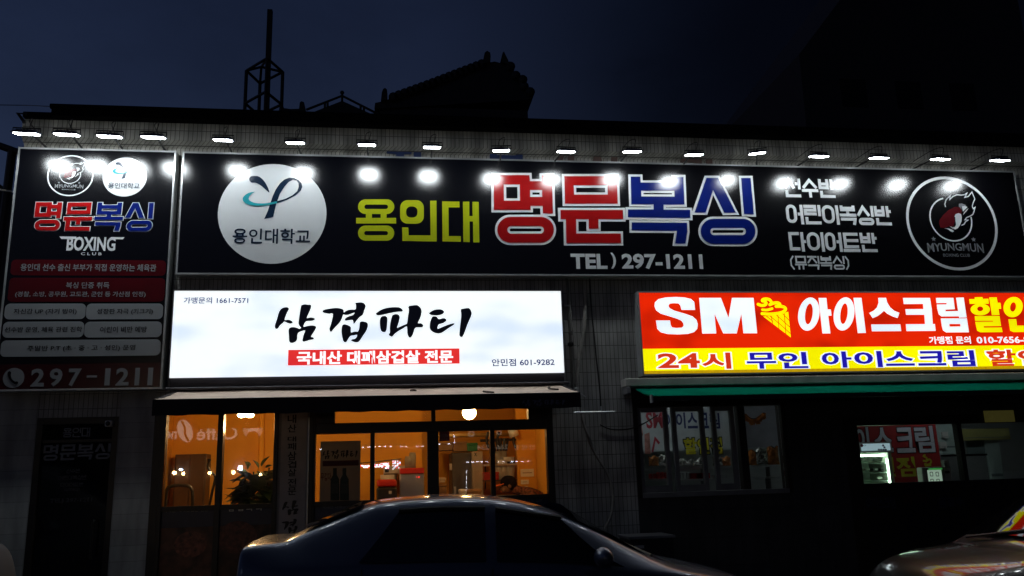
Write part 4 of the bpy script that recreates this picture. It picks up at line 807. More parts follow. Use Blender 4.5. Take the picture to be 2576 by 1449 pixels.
one(lambda b: (b.tube(W7([(1912,-60),(1928,140),(1938,400),(1958,620),(1975,900),(1985,1090)]), .016, conduit_m), b.ball(W7([(1957,530)])[0], .03, conduit_m, 10), b.ball(W7([(1955,640)])[0], .035, black_metal, 10)), 'pipe', cnd)
one(lambda b: b.box(*[f(W7([(1897,262),(1958,247)], YW-.05)) for f in (lambda q: q[0].x, lambda q: q[1].x)], YW-.05, YW-.002, *[f(W7([(1897,262),(1958,247)], YW-.05)) for f in (lambda q: q[0].z, lambda q: q[1].z)], alu), 'clamp', cnd)
tag(one(lambda b: b.tube(curve(W7([(1942,125),(1950,250),(1965,400),(2000,590),(2035,745),(2032,800)], YW-.06), 4), .006, mat('pale_cable', (.4, .4, .38), .5), 6), 'cable'), 'thin pale cable slanting from the conduit to the grey hose', 'cable')
tag(one(lambda b: b.tube(curve(W7([(2100,122),(2104,200),(2100,300),(2085,480),(2062,640),(2036,800),(2020,920),(2012,1040)]), 5), [.022]*36, hose_m), 'hose'), 'flexible grey hose hanging down the tiles between the two lightboxes', 'hose')
tag(one(lambda b: b.tube(curve(W7([(2140,-120),(2150,120),(2165,330),(2190,560),(2208,760),(2232,960),(2250,1150),(2256,1300)]), 4), .009, black_metal), 'cable'), 'black cable hanging straight down the tiles right of the grey hose', 'cable')
tag(one(lambda b: (b.tube(W7([(1990,1326),(2400,1318)], YW-.12), .012, alu), b.tube(curve(W7([(2256,1262),(2258,1300),(2240,1322)], YW-.1), 3), .008, alu), b.tube([W7([(2300,1320)], YW-.12)[0], W7([(2300,1320)], YW-.005)[0]], .010, alu)), 'bracket'), 'horizontal white metal bracket rod on the wall right of the beige awning', 'bracket')
tag(one(lambda b: b.tube(curve(W7([(2045,1190),(2058,1300),(2090,1449),(2180,1700),(2330,1950),(2380,2150),(2360,2350),(2300,2480)], YW-.06), 4), .014, hose_m), 'hose'), 'slack grey hose trailing from the awning end down the lower wall', 'hose')
tag(one(lambda b: b.tube(curve(W7([(1985,1085),(2030,1083),(2010,1110),(2060,1140),(2103,1168)], YW-.2), 3), .007, alu, 6), 'wire'), 'short bent wire end sticking out at the right tip of the beige awning', 'wire')
tag(one(lambda b: b.tube(curve([I5.w(x, y, YW-.02) for x, y in ((0,270),(80,305),(180,308),(260,295),(340,262),(450,195))], 3), .007, black_metal, 6), 'cable'), 'thin black cable sagging across the wall to the folding window', 'cable')
tag(one(lambda b: (lambda p: (b.box(p.x-.032, p.x+.032, YW-.08, YW-.002, p.z-.03, p.z+.03, white_paint), b.ball((p.x, YW-.09, p.z), .025, black_metal, 10)))(I1.w(861, 265, YW)), 'security_camera', bevel=.008), 'small white security camera box at the top right of the club door', 'camera')
# corner bracket, railing, wire at the left end
pb = [at(x, y, -.1) for x, y in ((66, 287), (45, 285), (62, 308))]
tag(one(lambda b: b.tube([pb[0], pb[1], pb[2]], .02, black_metal), 'bracket'), 'black bent pipe bracket sticking out at the left roof corner', 'bracket')
rl = thing('railing', at(30, 480, 1.5), 'dark steel railing at the far left behind the upright sign', 'railing')
one(lambda b: (b.tube([at(-80, 338, 1.5), at(0, 367, 1.5), at(60, 388, 1.5)], .045, black_metal)), 'top_rail', rl)
for x, x2 in ((31, 22), (-60, -75)): one(lambda b: b.tube([at(x, 378, 1.5), (at(x2, 378, 1.5).x, 1.5, 3.0)], .05, black_metal), 'post', rl)
tag(one(lambda b: b.tube(curve([at(-60, 474, .6), at(0, 478, .6), at(50, 485, .6)], 3), .010, mat('pale_cable', (.4, .4, .38), .5), 6), 'wire'), 'pale wire stretched at the far left beside the upright sign', 'wire')
tag(one(lambda b: b.tube(curve([at(-80, 262, 8), at(0, 264, 8), at(70, 265, 8), at(128, 268, 4)], 4), .008, black_metal, 6), 'wire'), 'thin dark overhead wire crossing the sky to the left roof corner', 'wire')

# ------------------------------------------------------------------ silhouettes above the roof
dark_tile = mat('dark_roof_tile', (.03, .032, .036), .7, var=.3); dark_wall = mat('dark_plaster', (.04, .04, .045), .8); steel = mat('dark_steel', (.03, .03, .032), .5, .5)
def T(x, y, Y): return T8.w(x, y, Y)
tw = thing('steel_tower', T(290, 815, 7.0), 'open steel cage tower with a tall mast on the roof', 'tower')
TY = 7.0; base = 5.45
c4 = [T(158, 520, TY), T(262, 505, TY+.55), T(425, 525, TY), T(305, 545, TY-.55)]
topz = c4[0].z
c4 = [Vector((p.x, p.y, topz)) for p in c4]
for i, p in enumerate(c4): one(lambda b: b.tube([(p.x, p.y, base), (p.x, p.y, topz)], .035 if i < 3 else .03, steel), 'post', tw)
def ring(z, ext=1.0): return lambda b: [b.tube([(c4[i].x, c4[i].y, z), (c4[(i+1) % 4].x, c4[(i+1) % 4].y, z)], .028, steel) for i in range(4)]
one(ring(topz), 'top_ring', tw); zb = T(290, 765, TY).z; one(ring(zb), 'lower_ring', tw)
apx = (c4[0]+c4[2])/2+Vector((-.1, .2, .0)); apx.z = T(265, 458, TY).z
one(lambda b: [b.tube([tuple(p), tuple(apx)], .026, steel) for p in c4], 'cap_bars', tw)
mp_ = T(305, 815, TY); mt_ = T(316, 76, TY); one(lambda b: b.box(mp_.x-.05, mp_.x+.05, TY-.05, TY+.05, base, mt_.z, steel), 'mast', tw)
# gabled roof light with a rail along its edges
gr = thing('gabled_roof', T(862, 845, 9), 'low dark gable with a metal rail above its edges, left of the tiled roof', 'roof')
GY = 9.0
def gab(b):
    a, p, c = T(585, 850, GY), T(862, 742, GY), T(1130, 862, GY); b.prism([(a.x, 5.3), (c.x, 5.3), (c.x, c.z), (p.x, p.z), (a.x, a.z)], GY, GY+4, dark_tile)
one(gab, 'gable', gr)
one(lambda b: (b.tube([T(598, 808, GY), T(862, 705, GY), T(1132, 842, GY)], .028, steel)), 'rail', gr)
for x, y0, y1 in ((735, 755, 795), (755, 748, 788), (862, 680, 745), (998, 772, 808), (1022, 785, 822)): one(lambda b: b.tube([T(x, y0, GY), T(x, y1, GY)], .03, steel, 6), 'rail_post', gr)
one(lambda b: b.ball(T(862, 682, GY), .05, steel, 10), 'finial', gr)
tag(one(lambda b: b.prism([(p.x, p.z) for p in (T(x, y, 8.5) for x, y in ((395,830),(402,775),(412,758),(428,775),(432,795),(480,802),(545,800),(550,755),(562,744),(582,752),(590,790),(600,830)))], 8.5, 9.3, dark_tile), 'roof_ridge'), 'low dark roof ridge with two end knobs beside the steel tower', 'roof')
# tiled traditional roof
hn = thing('hanok_roof', T(1700, 870, 9.5), 'traditional curved tile roof with ridge ornaments against the dusk sky', 'roof')
HY = 9.5
def hpt(x, y, Y=HY): p = T(x, y, Y); return (p.x, p.z)
lower = [(1100,790),(1105,757),(1150,748),(1260,712),(1330,684),(1500,622),(1700,545),(1895,470),(1985,452),(2082,478),(2150,575),(2225,655),(2262,690),(2255,722)]
one(lambda b: b.prism([hpt(*p) for p in lower]+[hpt(2225, 735), hpt(1135, 800)], HY, HY+5, dark_tile), 'tile_roof', hn)
def rows(b):
    seg = [Vector((*hpt(*p), 0)) for p in ((1240,716),(1500,622),(1700,545),(1890,472))]; c = curve([(v.x, v.y, 0) for v in seg], 6)
    L = [0]
    for i in range(1, len(c)): L.append(L[-1]+(c[i]-c[i-1]).length)
    for k in range(17):
        t = L[-1]*k/16; i = max(j for j in range(len(L)) if L[j] <= t+1e-9); i = min(i, len(c)-2); u = (t-L[i])/(L[i+1]-L[i]); p = c[i].lerp(c[i+1], u); b.tube([(p.x, HY-.06, p.y-.01), (p.x, HY+5, p.y-.01)], .115, dark_tile, 10)
    for x, y in ((2100,492),(2140,560),(2190,590),(2200,640),(2245,680)): q = hpt(x, y); b.tube([(q[0], HY-.06, q[1]), (q[0], HY+5, q[1])], .115, dark_tile, 10)
one(rows, 'tile_rows', hn, smooth=True)
for l in ([(1148,750),(1155,690),(1165,668),(1178,660),(1192,672),(1196,705),(1192,745)], [(1896,478),(1902,430),(1908,402),(1925,388),(1948,400),(1952,425),(1950,470)], [(2025,465),(2034,425),(2040,400),(2050,394),(2062,420),(2080,455),(2088,490)]):
    one(lambda b: b.prism([hpt(*p) for p in l], HY-.1, HY+.25, dark_tile), 'ridge_ornament', hn)
one(lambda b: b.prism([hpt(1320, 672), hpt(1332, 700), hpt(1296, 700)], HY-.1, HY+.2, dark_tile), 'ridge_ornament', hn)
one(lambda b: b.box(hpt(1140, 800)[0], hpt(2230, 800)[0], HY+.05, HY+4.8, 4.5, hpt(1700, 790)[1], dark_wall), 'wall', hn)
# tall block at the right, lower block on the left
TBY = 22.0
q = [at(x, y, TBY) for x, y in ((2018, 330), (2010, 137), (2113, 0))]
xr = at(2562, 10, TBY).x
sl = (q[2].z-q[1].z)/(q[2].x-q[1].x)
tall = thing('tower_block', (q[0].x+6, TBY+5, 0), 'tall dark apartment block with a slanting roofline at the right', 'building')
one(lambda b: b.prism([(q[0].x, 0), (xr, 0), (xr, q[1].z+sl*(xr-q[1].x)), (q[1].x, q[1].z)], TBY, TBY+12, mat('unlit_concrete', (.05, .05, .052), .9)), 'wall', tall)
for i in range(3):
    for k in range(4): one(lambda b: b.box(q[0].x+2.0+2.6*i, q[0].x+3.2+2.6*i, TBY-.02, TBY-.001, 9+2.6*k, 10.3+2.6*k, mat('unlit_window', (.01, .01, .012), .2)), 'window', tall)
nb = thing('house', at(-120, 600, 6), 'dark unlit house with a sloping roof at the far left edge', 'building')
n0 = [at(x, y, 6.0) for x, y in ((-260, 330), (0, 463), (24, 486), (40, 500))]
one(lambda b: b.prism([(n0[0].x, 3.0), (n0[3].x, 3.0), (n0[3].x, n0[3].z), (n0[1].x, n0[1].z), (n0[0].x, n0[0].z)], 6, 12, dark_tile), 'roof', nb)
one(lambda b: b.box(n0[0].x, n0[3].x-.3, 6.2, 11.8, 0, 2.999, dark_wall), 'wall', nb)

# ------------------------------------------------------------------ parked cars
tyre_m = mat('tyre_rubber', (.012, .012, .012), .8); rim_m = mat('alloy_rim', (.4, .4, .42), .3, .8); car_glass = mat('car_glass', (.004, .004, .005), .04, spec=.6, var=0); trim = mat('black_trim', (.01, .01, .011), .4)
headlamp = mat('lamp_lens', (.35, .37, .40), .08, .3, spec=.8, var=0); tail_m = mat('tail_lamp_red', (.30, .012, .012), .12, var=0); chrome = mat('chrome', (.65, .66, .68), .12, 1, var=0); plate_m = mat('number_plate', (.6, .6, .58), .5)
def car(name, loc, rz, st, paint, label, wheels, wr, win, pillars, mirror, W=1.0):
    # st: (x, z_bottom, z_belt, half_belt, z_rail, half_rail, z_crown) from the tail (x = 0) forward
    r = thing(name, loc, label, 'car', None); C = Vector(loc); M = Matrix.Translation(C) @ Matrix.Rotation(rz, 4, 'Z')
    X = lambda p: tuple(M @ Vector(p))
    def sec(s):
        x, zb_, zk, hk, zr, hr, zc = s; h = hk
        half = [(x, 0, zb_), (x, h*.86, zb_), (x, h*.985, zb_+.10), (x, h*1.0, zb_+(zk-zb_)*.55), (x, h*.985, zk-.06), (x, h*.95, zk), (x, hr+(h*.95-hr)*.06, zr-.01 if zr-zk > .2 else zr), (x, hr*.90, zr+(zc-zr)*.45), (x, hr*.5, zr+(zc-zr)*.9), (x, 0, zc)]
        return half+[(p[0], -p[1], p[2]) for p in half[-2:0:-1]]
    S = [sec(s) for s in st]; n = len(S[0]); vs = [p for s in S for p in s]; fs = []
    for i in range(len(S)-1):
        for k in range(n): fs.append((i*n+k, i*n+(k+1) % n, (i+1)*n+(k+1) % n, (i+1)*n+k))
    fs += [tuple(range(n)), tuple(range((len(S)-1)*n, len(S)*n))[::-1]]
    one(lambda b: b.add([X(p) for p in vs], fs, paint), 'body', r, smooth=True, subd=2)
    def at_x(x):
        for a, c in zip(st, st[1:]):
            if a[0] <= x <= c[0]: t = (x-a[0])/(c[0]-a[0]); return tuple(a[k]+(c[k]-a[k])*t for k in range(7))
        return st[-1]
    def side(x, v, sg, off=.014):              # point on the glasshouse side, v = 0 belt .. 1 rail
        s = at_x(x); y = s[3]*.95+(s[5]-s[3]*.95)*v; z = s[2]+(s[4]-s[2])*v; return X((x, sg*(y+off), z))
    for sg in (1, -1):
        for (a0, b0, a1, b1) in win:           # belt from..to, rail from..to
            def g(b):
                m = 8; pv = []
                for i in range(m+1):
                    for j in range(5): t, v = i/m, .07+.80*j/4; xx = (a0+(b0-a0)*t)*(1-j/4)+(a1+(b1-a1)*t)*j/4; pv.append(side(xx, v, sg))
                ff = [(i*5+j, i*5+j+1, i*5+j+6, i*5+j+5) for i in range(m) for j in range(4)]; b.add(pv, ff, car_glass)
            one(g, 'side_window', r, smooth=True)
            def visor(b): b.tube([side(a1+(b1-a1)*i/6, .90, sg, .03) for i in range(7)], .016, trim, 6)
            one(visor, 'window_visor', r)
        for px_ in pillars:
            one(lambda b: b.tube([X((px_, sg*(at_x(px_)[3]*(.99 if k else .9)+.004), at_x(px_)[1]+.08+(at_x(px_)[2]-at_x(px_)[1]-.1)*k/5)) for k in range(6)], .006, trim, 5), 'door_seam', r)
            def hd(b): zz = at_x(px_)[2]-.13; b.tube(curve([X((px_+.06, sg*(at_x(px_)[3]+.0), zz)), X((px_+.09, sg*(at_x(px_)[3]+.035), zz+.004)), X((px_+.21, sg*(at_x(px_)[3]+.035), zz+.008)), X((px_+.24, sg*(at_x(px_)[3]), zz+.008))], 4), .015, chrome, 8)
            one(hd, 'door_handle', r)
        mx, mz = mirror; my = at_x(mx)[3]
        one(lambda b: (b.ball(X((mx, sg*(my+.13), mz)), 1, paint, 16, (.07, .11, .075)), b.tube([X((mx+.02, sg*(my-.03), mz-.05)), X((mx, sg*(my+.06), mz-.04))], .02, trim)), 'wing_mirror', r, smooth=True)
        def ws_(b): pass
    def glass_end(x0, x1, name, rng):
        def g(b):
            vs_ = []; m = 6
            for i in range(m+1):
                x = x0+(x1-x0)*i/m; s = at_x(x)
                for j in range(9): q_y = abs(j/4-1)*.88; y = s[5]*q_y*(1 if j > 4 else -1); dz_ = s[6]-s[4]; cz = s[4]+dz_*(.9+.1*(1-q_y/.5) if q_y < .5 else .9-.45*(q_y-.5)/.4); vs_.append(X((x, y, cz+.028)))
            b.add(vs_, [(i*9+j, i*9+j+1, i*9+j+10, i*9+j+9) for i in range(m) for j in range(8)], car_glass)
        one(g, name, r, smooth=True)
    xs = rng_(st); glass_end(xs[0]+.05, xs[1]-.05, 'rear_window', None); glass_end(xs[2]+.05, xs[3]-.05, 'windscreen', None)
    one(lambda b: b.tube([X((xs[3]+.02, -.5, at_x(xs[3])[6]+.02)), X((xs[3]-.12, .05, at_x(xs[3]-.12)[6]+.035))], .012, trim, 6), 'wiper', r)
    L = st[-1][0]
    for sg in (1, -1):
        for wx in wheels:
            def wl(b):
                c = Vector((wx, sg*(st[3][3]-.12), wr)); ring_ = []
                prof = [(wr*.62, -.09), (wr*.95, -.1), (wr, -.06), (wr, .06), (wr*.95, .1), (wr*.62, .09)]
                vs_ = []; nn = 24
                for rad, o in prof:
                    for k in range(nn): t = 2*math.pi*k/nn; vs_.append(X((c.x+rad*math.cos(t), c.y+o, c.z+rad*math.sin(t))))
                b.add(vs_, [(i*nn+k, i*nn+(k+1) % nn, (i+1)*nn+(k+1) % nn, (i+1)*nn+k) for i in range(5) for k in range(nn)], tyre_m)
            w_ = one(wl, 'wheel', r, smooth=True)
            def rim(b):
                c = Vector((wx, sg*(st[3][3]-.05), wr)); vs_ = [X((c.x, c.y+sg*.01, c.z))]; 
                for k in range(40): t = 2*math.pi*k/40; rad = wr*.62 if (k//4) % 2 == 0 else wr*.52; vs_.append(X((c.x+rad*math.cos(t), c.y, c.z+rad*math.sin(t))))
                b.add(vs_, [(0, 1+k, 1+(k+1) % 40) for k in range(40)], rim_m)
            one(rim, 'rim', w_)
        s = st[1]; one(lambda b: b.ball(X((.10, sg*s[3]*.82, s[2]-.12)), 1, tail_m, 14, (.12, .14, .11)), 'tail_light', r, smooth=True)
        s = st[-2]; one(lambda b: b.ball(X((s[0]-.03, sg*s[3]*.80, s[2]-.06)), 1, headlamp, 14, (.18, .16, .08)), 'headlight', r, smooth=True)
    one(lambda b: b.box(0, 0, 0, 0, 0, 0, plate_m) if False else b.add([X(p) for p in ((L+.02, -.26, .42), (L+.02, .26, .42), (L+.02, .26, .53), (L+.02, -.26, .53), (L-.05, -.26, .42), (L-.05, .26, .42), (L-.05, .26, .53), (L-.05, -.26, .53))], [(0,1,2,3),(4,7,6,5),(0,4,5,1),(3,2,6,7),(0,3,7,4),(1,5,6,2)], plate_m), 'number_plate', r)
    return r
def rng_(st):
    zc = max(s[6] for s in st); top = [s for s in st if s[6] > zc-.12]; i0, i1 = st.index(top[0]), st.index(top[-1]); return st[i0-1][0], st[i0][0], st[i1][0], st[i1+1][0]
blue_paint = mat('dark_blue_car_paint', (.055, .070, .115), .36, .55, coat=1, crough=.10, var=.03)
CX0 = -1.12
sedan_st = [(0, .36, .60, .60, .66, .50, .68), (.04, .26, .86, .76, .95, .66, .97), (.07, .22, 1.04, .82, 1.17, .72, 1.195), (.10, .22, 1.05, .82, 1.185, .72, 1.205), (.22, .20, 1.05, .84, 1.19, .70, 1.21), (.34, .20, 1.05, .85, 1.195, .68, 1.215), (.38, .20, 1.05, .85, 1.20, .66, 1.22), (.44, .20, 1.05, .85, 1.23, .63, 1.26), (.95, .19, 1.03, .86, 1.41, .55, 1.45), (1.03, .19, 1.02, .86, 1.43, .55, 1.472), (1.45, .19, 1.01, .86, 1.445, .55, 1.50), (1.85, .19, .995, .86, 1.435, .55, 1.49), (2.42, .19, .97, .86, 1.33, .55, 1.395), (3.10, .20, .90, .85, .925, .66, .965), (3.5, .21, .85, .83, .87, .62, .90), (3.9, .24, .73, .79, .78, .58, .80), (4.1, .30, .58, .66, .62, .5, .64), (4.15, .38, .50, .55, .54, .42, .55)]
car('parked_sedan', (CX0, -1.95, 0), 0, sedan_st, blue_paint, 'dark blue sedan parked at the kerb before the orange-lit restaurant', (.85, 3.4), .30, [(.90, 1.80, 1.18, 1.82), (1.88, 2.82, 1.90, 2.40)], (.92, 1.84), (2.62, 1.03))
suv_paint = mat('grey_brown_car_paint', (.048, .046, .046), .30, .5, coat=1, crough=.06, var=.03)
sz = at(2315, 1415, -3.0)
suv_st = [(0, .42, .75, .66, .85, .6, .9), (.06, .34, .98, .80, 1.1, .7, 1.12), (.25, .30, 1.05, .86, 1.40, .62, 1.45), (.55, .28, 1.06, .88, 1.58, .60, 1.63), (1.4, .28, 1.05, .90, 1.60, .60, 1.67), (2.3, .28, 1.03, .90, 1.55, .60, 1.62), (3.15, .30, 1.0, .89, 1.03, .70, 1.07), (3.7, .32, .95, .88, .99, .66, 1.02), (4.1, .34, .84, .84, .90, .62, .93), (4.32, .40, .66, .74, .72, .56, .74), (4.38, .48, .55, .6, .6, .5, .62)]
suv2_st = [(0, .38, .65, .66, .75, .6, .78), (.06, .30, .85, .80, .97, .7, .98), (.25, .27, .91, .86, 1.23, .62, 1.27), (.55, .25, .92, .88, 1.39, .60, 1.43), (1.6, .25, .93, .90, 1.42, .60, 1.48), (2.70, .25, .92, .90, 1.38, .60, 1.44), (3.52, .27, .93, .89, .96, .72, 1.0), (3.58, .27, .92, .89, .945, .72, .985), (3.9, .29, .89, .88, .925, .70, .96), (4.18, .32, .82, .85, .875, .66, .91), (4.31, .36, .72, .80, .80, .62, .83), (4.38, .42, .60, .70, .66, .56, .68), (4.41, .48, .55, .6, .58, .5, .60)]
car('parked_car', (sz.x+4.3, -3.0, 0), R(180), suv2_st, suv_paint, 'grey-brown car at the lower right with coloured sign light on its bonnet', (.85, 3.5), .34, [(.50, 1.45, .75, 1.45), (1.55, 2.75, 1.55, 2.30)], (.9, 1.5), (2.85, .99))
lx = at(-62, 1345, -2.4)
van_st = [(0, .42, .95, .80, 1.75, .70, 1.80), (.06, .36, 1.0, .84, 1.88, .72, 1.93), (1.5, .34, 1.02, .86, 1.93, .72, 1.99), (3.0, .34, 1.02, .86, 1.90, .70, 1.96), (3.25, .34, 1.02, .86, 1.83, .70, 1.89), (4.05, .36, 1.08, .84, 1.30, .74, 1.35), (4.12, .36, 1.07, .84, 1.29, .74, 1.32), (4.36, .38, 1.02, .82, 1.24, .72, 1.27), (4.43, .42, .9, .80, 1.06, .72, 1.08), (4.46, .48, .7, .76, .75, .7, .78)]
car('parked_van', (lx.x-4.42, -2.4, 0), 0, van_st, mat('grey_van_paint', (.10, .11, .13), .8, 0, spec=.15, coat=0, var=.03), 'grey van cut off by the left edge of the frame', (.85, 3.5), .33, [(.30, 1.6, .32, 1.6), (1.75, 3.3, 1.76, 2.95)], (1.68,), (3.4, 1.2))

# ------------------------------------------------------------------ inside the restaurant
FZ = .10
wood = mat('dark_wood', (.07, .032, .014), .5, var=.3, vscale=5); bulb_m = mat('lit_bulb', (1, .8, .5), .3, emit=(1.0, .62, .22), strength=26, var=0); spot_m = mat('lit_spot', (1, .8, .5), .3, emit=(1.0, .66, .30), strength=60, var=0)
leaf_m = mat('leaf_green', (.03, .07, .018), .4, var=.4, vscale=8); pot_m = mat('brown_pot', (.10, .05, .03), .5); cream = mat('cream_enamel', (.62, .52, .38), .4); steel_m = mat('brushed_steel', (.5, .5, .5), .3, .9)
red_pl = mat('red_plastic', (.50, .025, .015), .35); black_pl = mat('black_plastic', (.015, .014, .014), .35); green_pl = mat('green_plastic', (.02, .20, .08), .5); card = mat('cardboard', (.28, .16, .07), .8); white_pl = mat('white_plastic', (.62, .60, .56), .4); glassy = mat('jar_glass', (.35, .33, .28), .15)
def wb(c, x0, y0, x1, y1, Y): return c.box(x0, y0, x1, y1, Y)
def warm(loc, e, name='warm_lamp', rad=.06, col=(1.0, .58, .22)):
    l = bpy.data.lights.new(name, 'POINT'); l.energy = e; l.color = col; l.shadow_soft_size = rad; o = bpy.data.objects.new(name, l); COL.objects.link(o); o.location = loc; return o
# globe pendant in the entrance, twin spot in the corner window
gp = I4.w(513, 262, 1.2)
gl = thing('globe_lamp', (gp.x, gp.y, gp.z), 'round glowing pendant globe inside above the sliding entrance', 'lamp')
one(lambda b: b.ball(gp, .085, bulb_m, 20), 'globe', gl, smooth=True); one(lambda b: b.tube([gp+Vector((0, 0, .08)), (gp.x, gp.y, 2.95)], .008, black_metal), 'cord', gl)
lo = warm(gp+Vector((0, 0, -.16)), 7); lo.parent = gl; lo.location = (0, 0, -.16)
sp = [I2.w(715, 197, 1.0), I2.w(778, 197, 1.0)]
tl = thing('spot_lamp', sp[0], 'twin glowing ceiling spot lamp at the top of the corner window', 'lamp')
for p in sp:
    one(lambda b: b.ball(p, .048, spot_m, 16, (1, 1, .55)), 'bulb', tl, smooth=True); one(lambda b: b.lathe((p.x, p.y, p.z+.012), [(.06, 0), (.065, .06), (.03, .12), (.012, .12), (.012, 2.95-p.z-.012)], black_metal), 'shade', tl)
lo = warm((0, 0, -.1), 34); lo.parent = tl; lo.location = (.06, .0, -.12)
# added pendants, hidden above the front, brighten the dining room
for i, (x, y) in enumerate(((-1.5, 2.0), (.3, 3.9), (1.3, 2.3), (.2, 1.9))): pass
rl_ = []
for i, (x, y, e, lab) in enumerate(((.55, 4.2, 9, 'added fill pendant over the rear kitchen shelves of the restaurant'), (-.45, 1.9, 3, 'added fill pendant over the tables behind the left entrance panes'), (1.35, 2.2, 9, 'added fill pendant beside the right wall of the restaurant'))):
    t = thing('fill_pendant', (x, y, 2.74), lab, 'lamp', 'added fill pendants in the restaurant')
    one(lambda b: b.lathe((x, y, 2.72), [(.10, 0), (.09, .05), (.03, .12), (.01, .13), (.01, .23)], black_metal), 'shade', t); one(lambda b: b.ball((x, y, 2.73), .04, bulb_m, 12), 'bulb', t, smooth=True)
    lo = warm((0, 0, 0), e); lo.parent = t; lo.location = (0, 0, -.12)
# cabinet, handle, chair, plant behind the corner window
cb = wb(I2, 185, 500, 432, 900, 2.7); cz = thing('cabinet', ((cb[0]+cb[2])/2, 2.8, FZ), 'tall dark wooden cabinet against the orange wall in the corner window', 'cabinet')
one(lambda b: b.box(cb[0], cb[2], 2.7, 2.99, FZ, cb[3], wood), 'carcass', cz, bevel=.01); one(lambda b: (b.box(cb[0]+.02, (cb[0]+cb[2])/2-.004, 2.68, 2.699, FZ+.06, cb[3]-.03, wood), b.box((cb[0]+cb[2])/2+.004, cb[2]-.02, 2.68, 2.699, FZ+.06, cb[3]-.03, wood)), 'door', cz)
hp = lambda l, Y: [I2.w(x, y, Y) for x, y in l]
hpts = curve(hp([(463,536),(456,560),(450,600),(470,632),(500,660),(507,690),(492,760),(478,820),(465,890)], .75), 3)
mp2 = thing('trolley', (hpts[-1].x, .75, FZ), 'dark curved trolley handle standing just inside the corner window', 'trolley')
one(lambda b: b.tube(hpts+[Vector((hpts[-1].x-.03, .75, FZ+.12))], .014, black_metal), 'handle', mp2); one(lambda b: b.tube(hpts[:4], .022, black_pl), 'grip', mp2)
one(lambda b: (b.box(hpts[-1].x-.25, hpts[-1].x+.2, .6, .95, FZ+.10, FZ+.14, black_pl), [b.ball((hpts[-1].x+dx, dy, FZ+.05), .05, black_pl, 10) for dx in (-.2, .15) for dy in (.65, .9)]), 'base', mp2)
cpts = curve(hp([(118,900),(128,800),(150,755),(225,742),(300,750),(328,790),(330,900)], .8), 4)
ch = thing('chair', (cpts[12].x, 1.0, FZ), 'dark round-backed chair just inside the left end of the corner window', 'chair')
one(lambda b: b.tube(cpts, .02, black_metal), 'backrest', ch); cxl, cxr = cpts[0].x, cpts[-1].x; czs = cpts[0].z
one(lambda b: b.box(cxl-.02, cxr+.02, .8, 1.2, .52, .57, wood), 'seat', ch, bevel=.01)
for x in (cxl, cxr):
    one(lambda b: b.tube([(x, .8, FZ), (x, .8, czs)], .016, black_metal), 'leg', ch); one(lambda b: b.tube([(x, 1.18, FZ), (x, 1.18, .52)], .016, black_metal), 'leg', ch)
pl = thing('potted_plant', I2.w(830, 880, .8), 'leafy rubber plant in a pot, dark against the orange wall in the corner window', 'plant')
pc = I2.w(845, 760, .8)
one(lambda b: b.lathe((pc.x, .85, FZ), [(.12, 0), (.17, .35), (.18, .5), (.165, .5)], pot_m), 'pot', pl, smooth=True)
def leaf(b, o, d, L, w, droop, m):
    d = d.normalized(); s = d.cross(Vector((0, 0, 1))); s.normalize(); n = s.cross(d); vs = []; k = 6
    for i in range(k+1):
        t = i/k; wd = w*math.sin(math.pi*(t**.8))*.5+.001; c = o+d*L*t-Vector((0, 0, droop*L*t*t)); vs += [c-s*wd+n*wd*.25, c, c+s*wd+n*wd*.25]
    b.add(vs, [(i*3+j, i*3+j+1, i*3+j+4, i*3+j+3) for i in range(k) for j in range(2)], m)
def stems(b):
    for k in range(6):
        a = k*1.1; b.tube(curve([(pc.x+.03*math.cos(a), .85+.03*math.sin(a), FZ+.45), (pc.x+.06*math.cos(a), .85+.06*math.sin(a), 1.1), (pc.x+.16*math.cos(a), .85+.12*math.sin(a), 1.6+.04*k)], 4), .010, leaf_m, 6)
one(stems, 'stem', pl)
def foliage(b):
    rnd = random.Random(3)
    for k in range(170):
        a = rnd.uniform(0, 6.28); h = rnd.uniform(1.12, 1.72); rr_ = .03+.13*rnd.random(); el_ = rnd.uniform(-.2, 1.1)
        leaf(b, Vector((pc.x+rr_*math.cos(a), .85+rr_*.8*math.sin(a), h)), Vector((math.cos(a), .8*math.sin(a), el_)), rnd.uniform(.18, .32), rnd.uniform(.13, .20), rnd.uniform(.1, .9), leaf_m)
    for (x, y), (x1, y1) in (((865,600),(932,505)), ((845,610),(800,535)), ((760,620),(735,545)), ((760,660),(645,710)), ((770,680),(690,735)), ((765,720),(735,798)), ((800,740),(785,820)), ((900,610),(955,580)), ((770,600),(752,548)), ((880,640),(960,650))):
        p0, p1 = I2.w(x, y, .72), I2.w(x1, y1, .72); leaf(b, p0, p1-p0, (p1-p0).length*1.05, .17, .12, leaf_m)
one(foliage, 'foliage', pl)
pp = [I2.w(866, 180, 2.9), I2.w(866, 535, 2.9)]
tag(one(lambda b: b.tube([(pp[0].x, 2.9, 2.94), (pp[1].x, 2.9, pp[1].z), (pp[1].x, 2.9, FZ)], .04, room_orange), 'pipe'), 'orange-painted vertical pipe on the wall behind the plant', 'pipe')
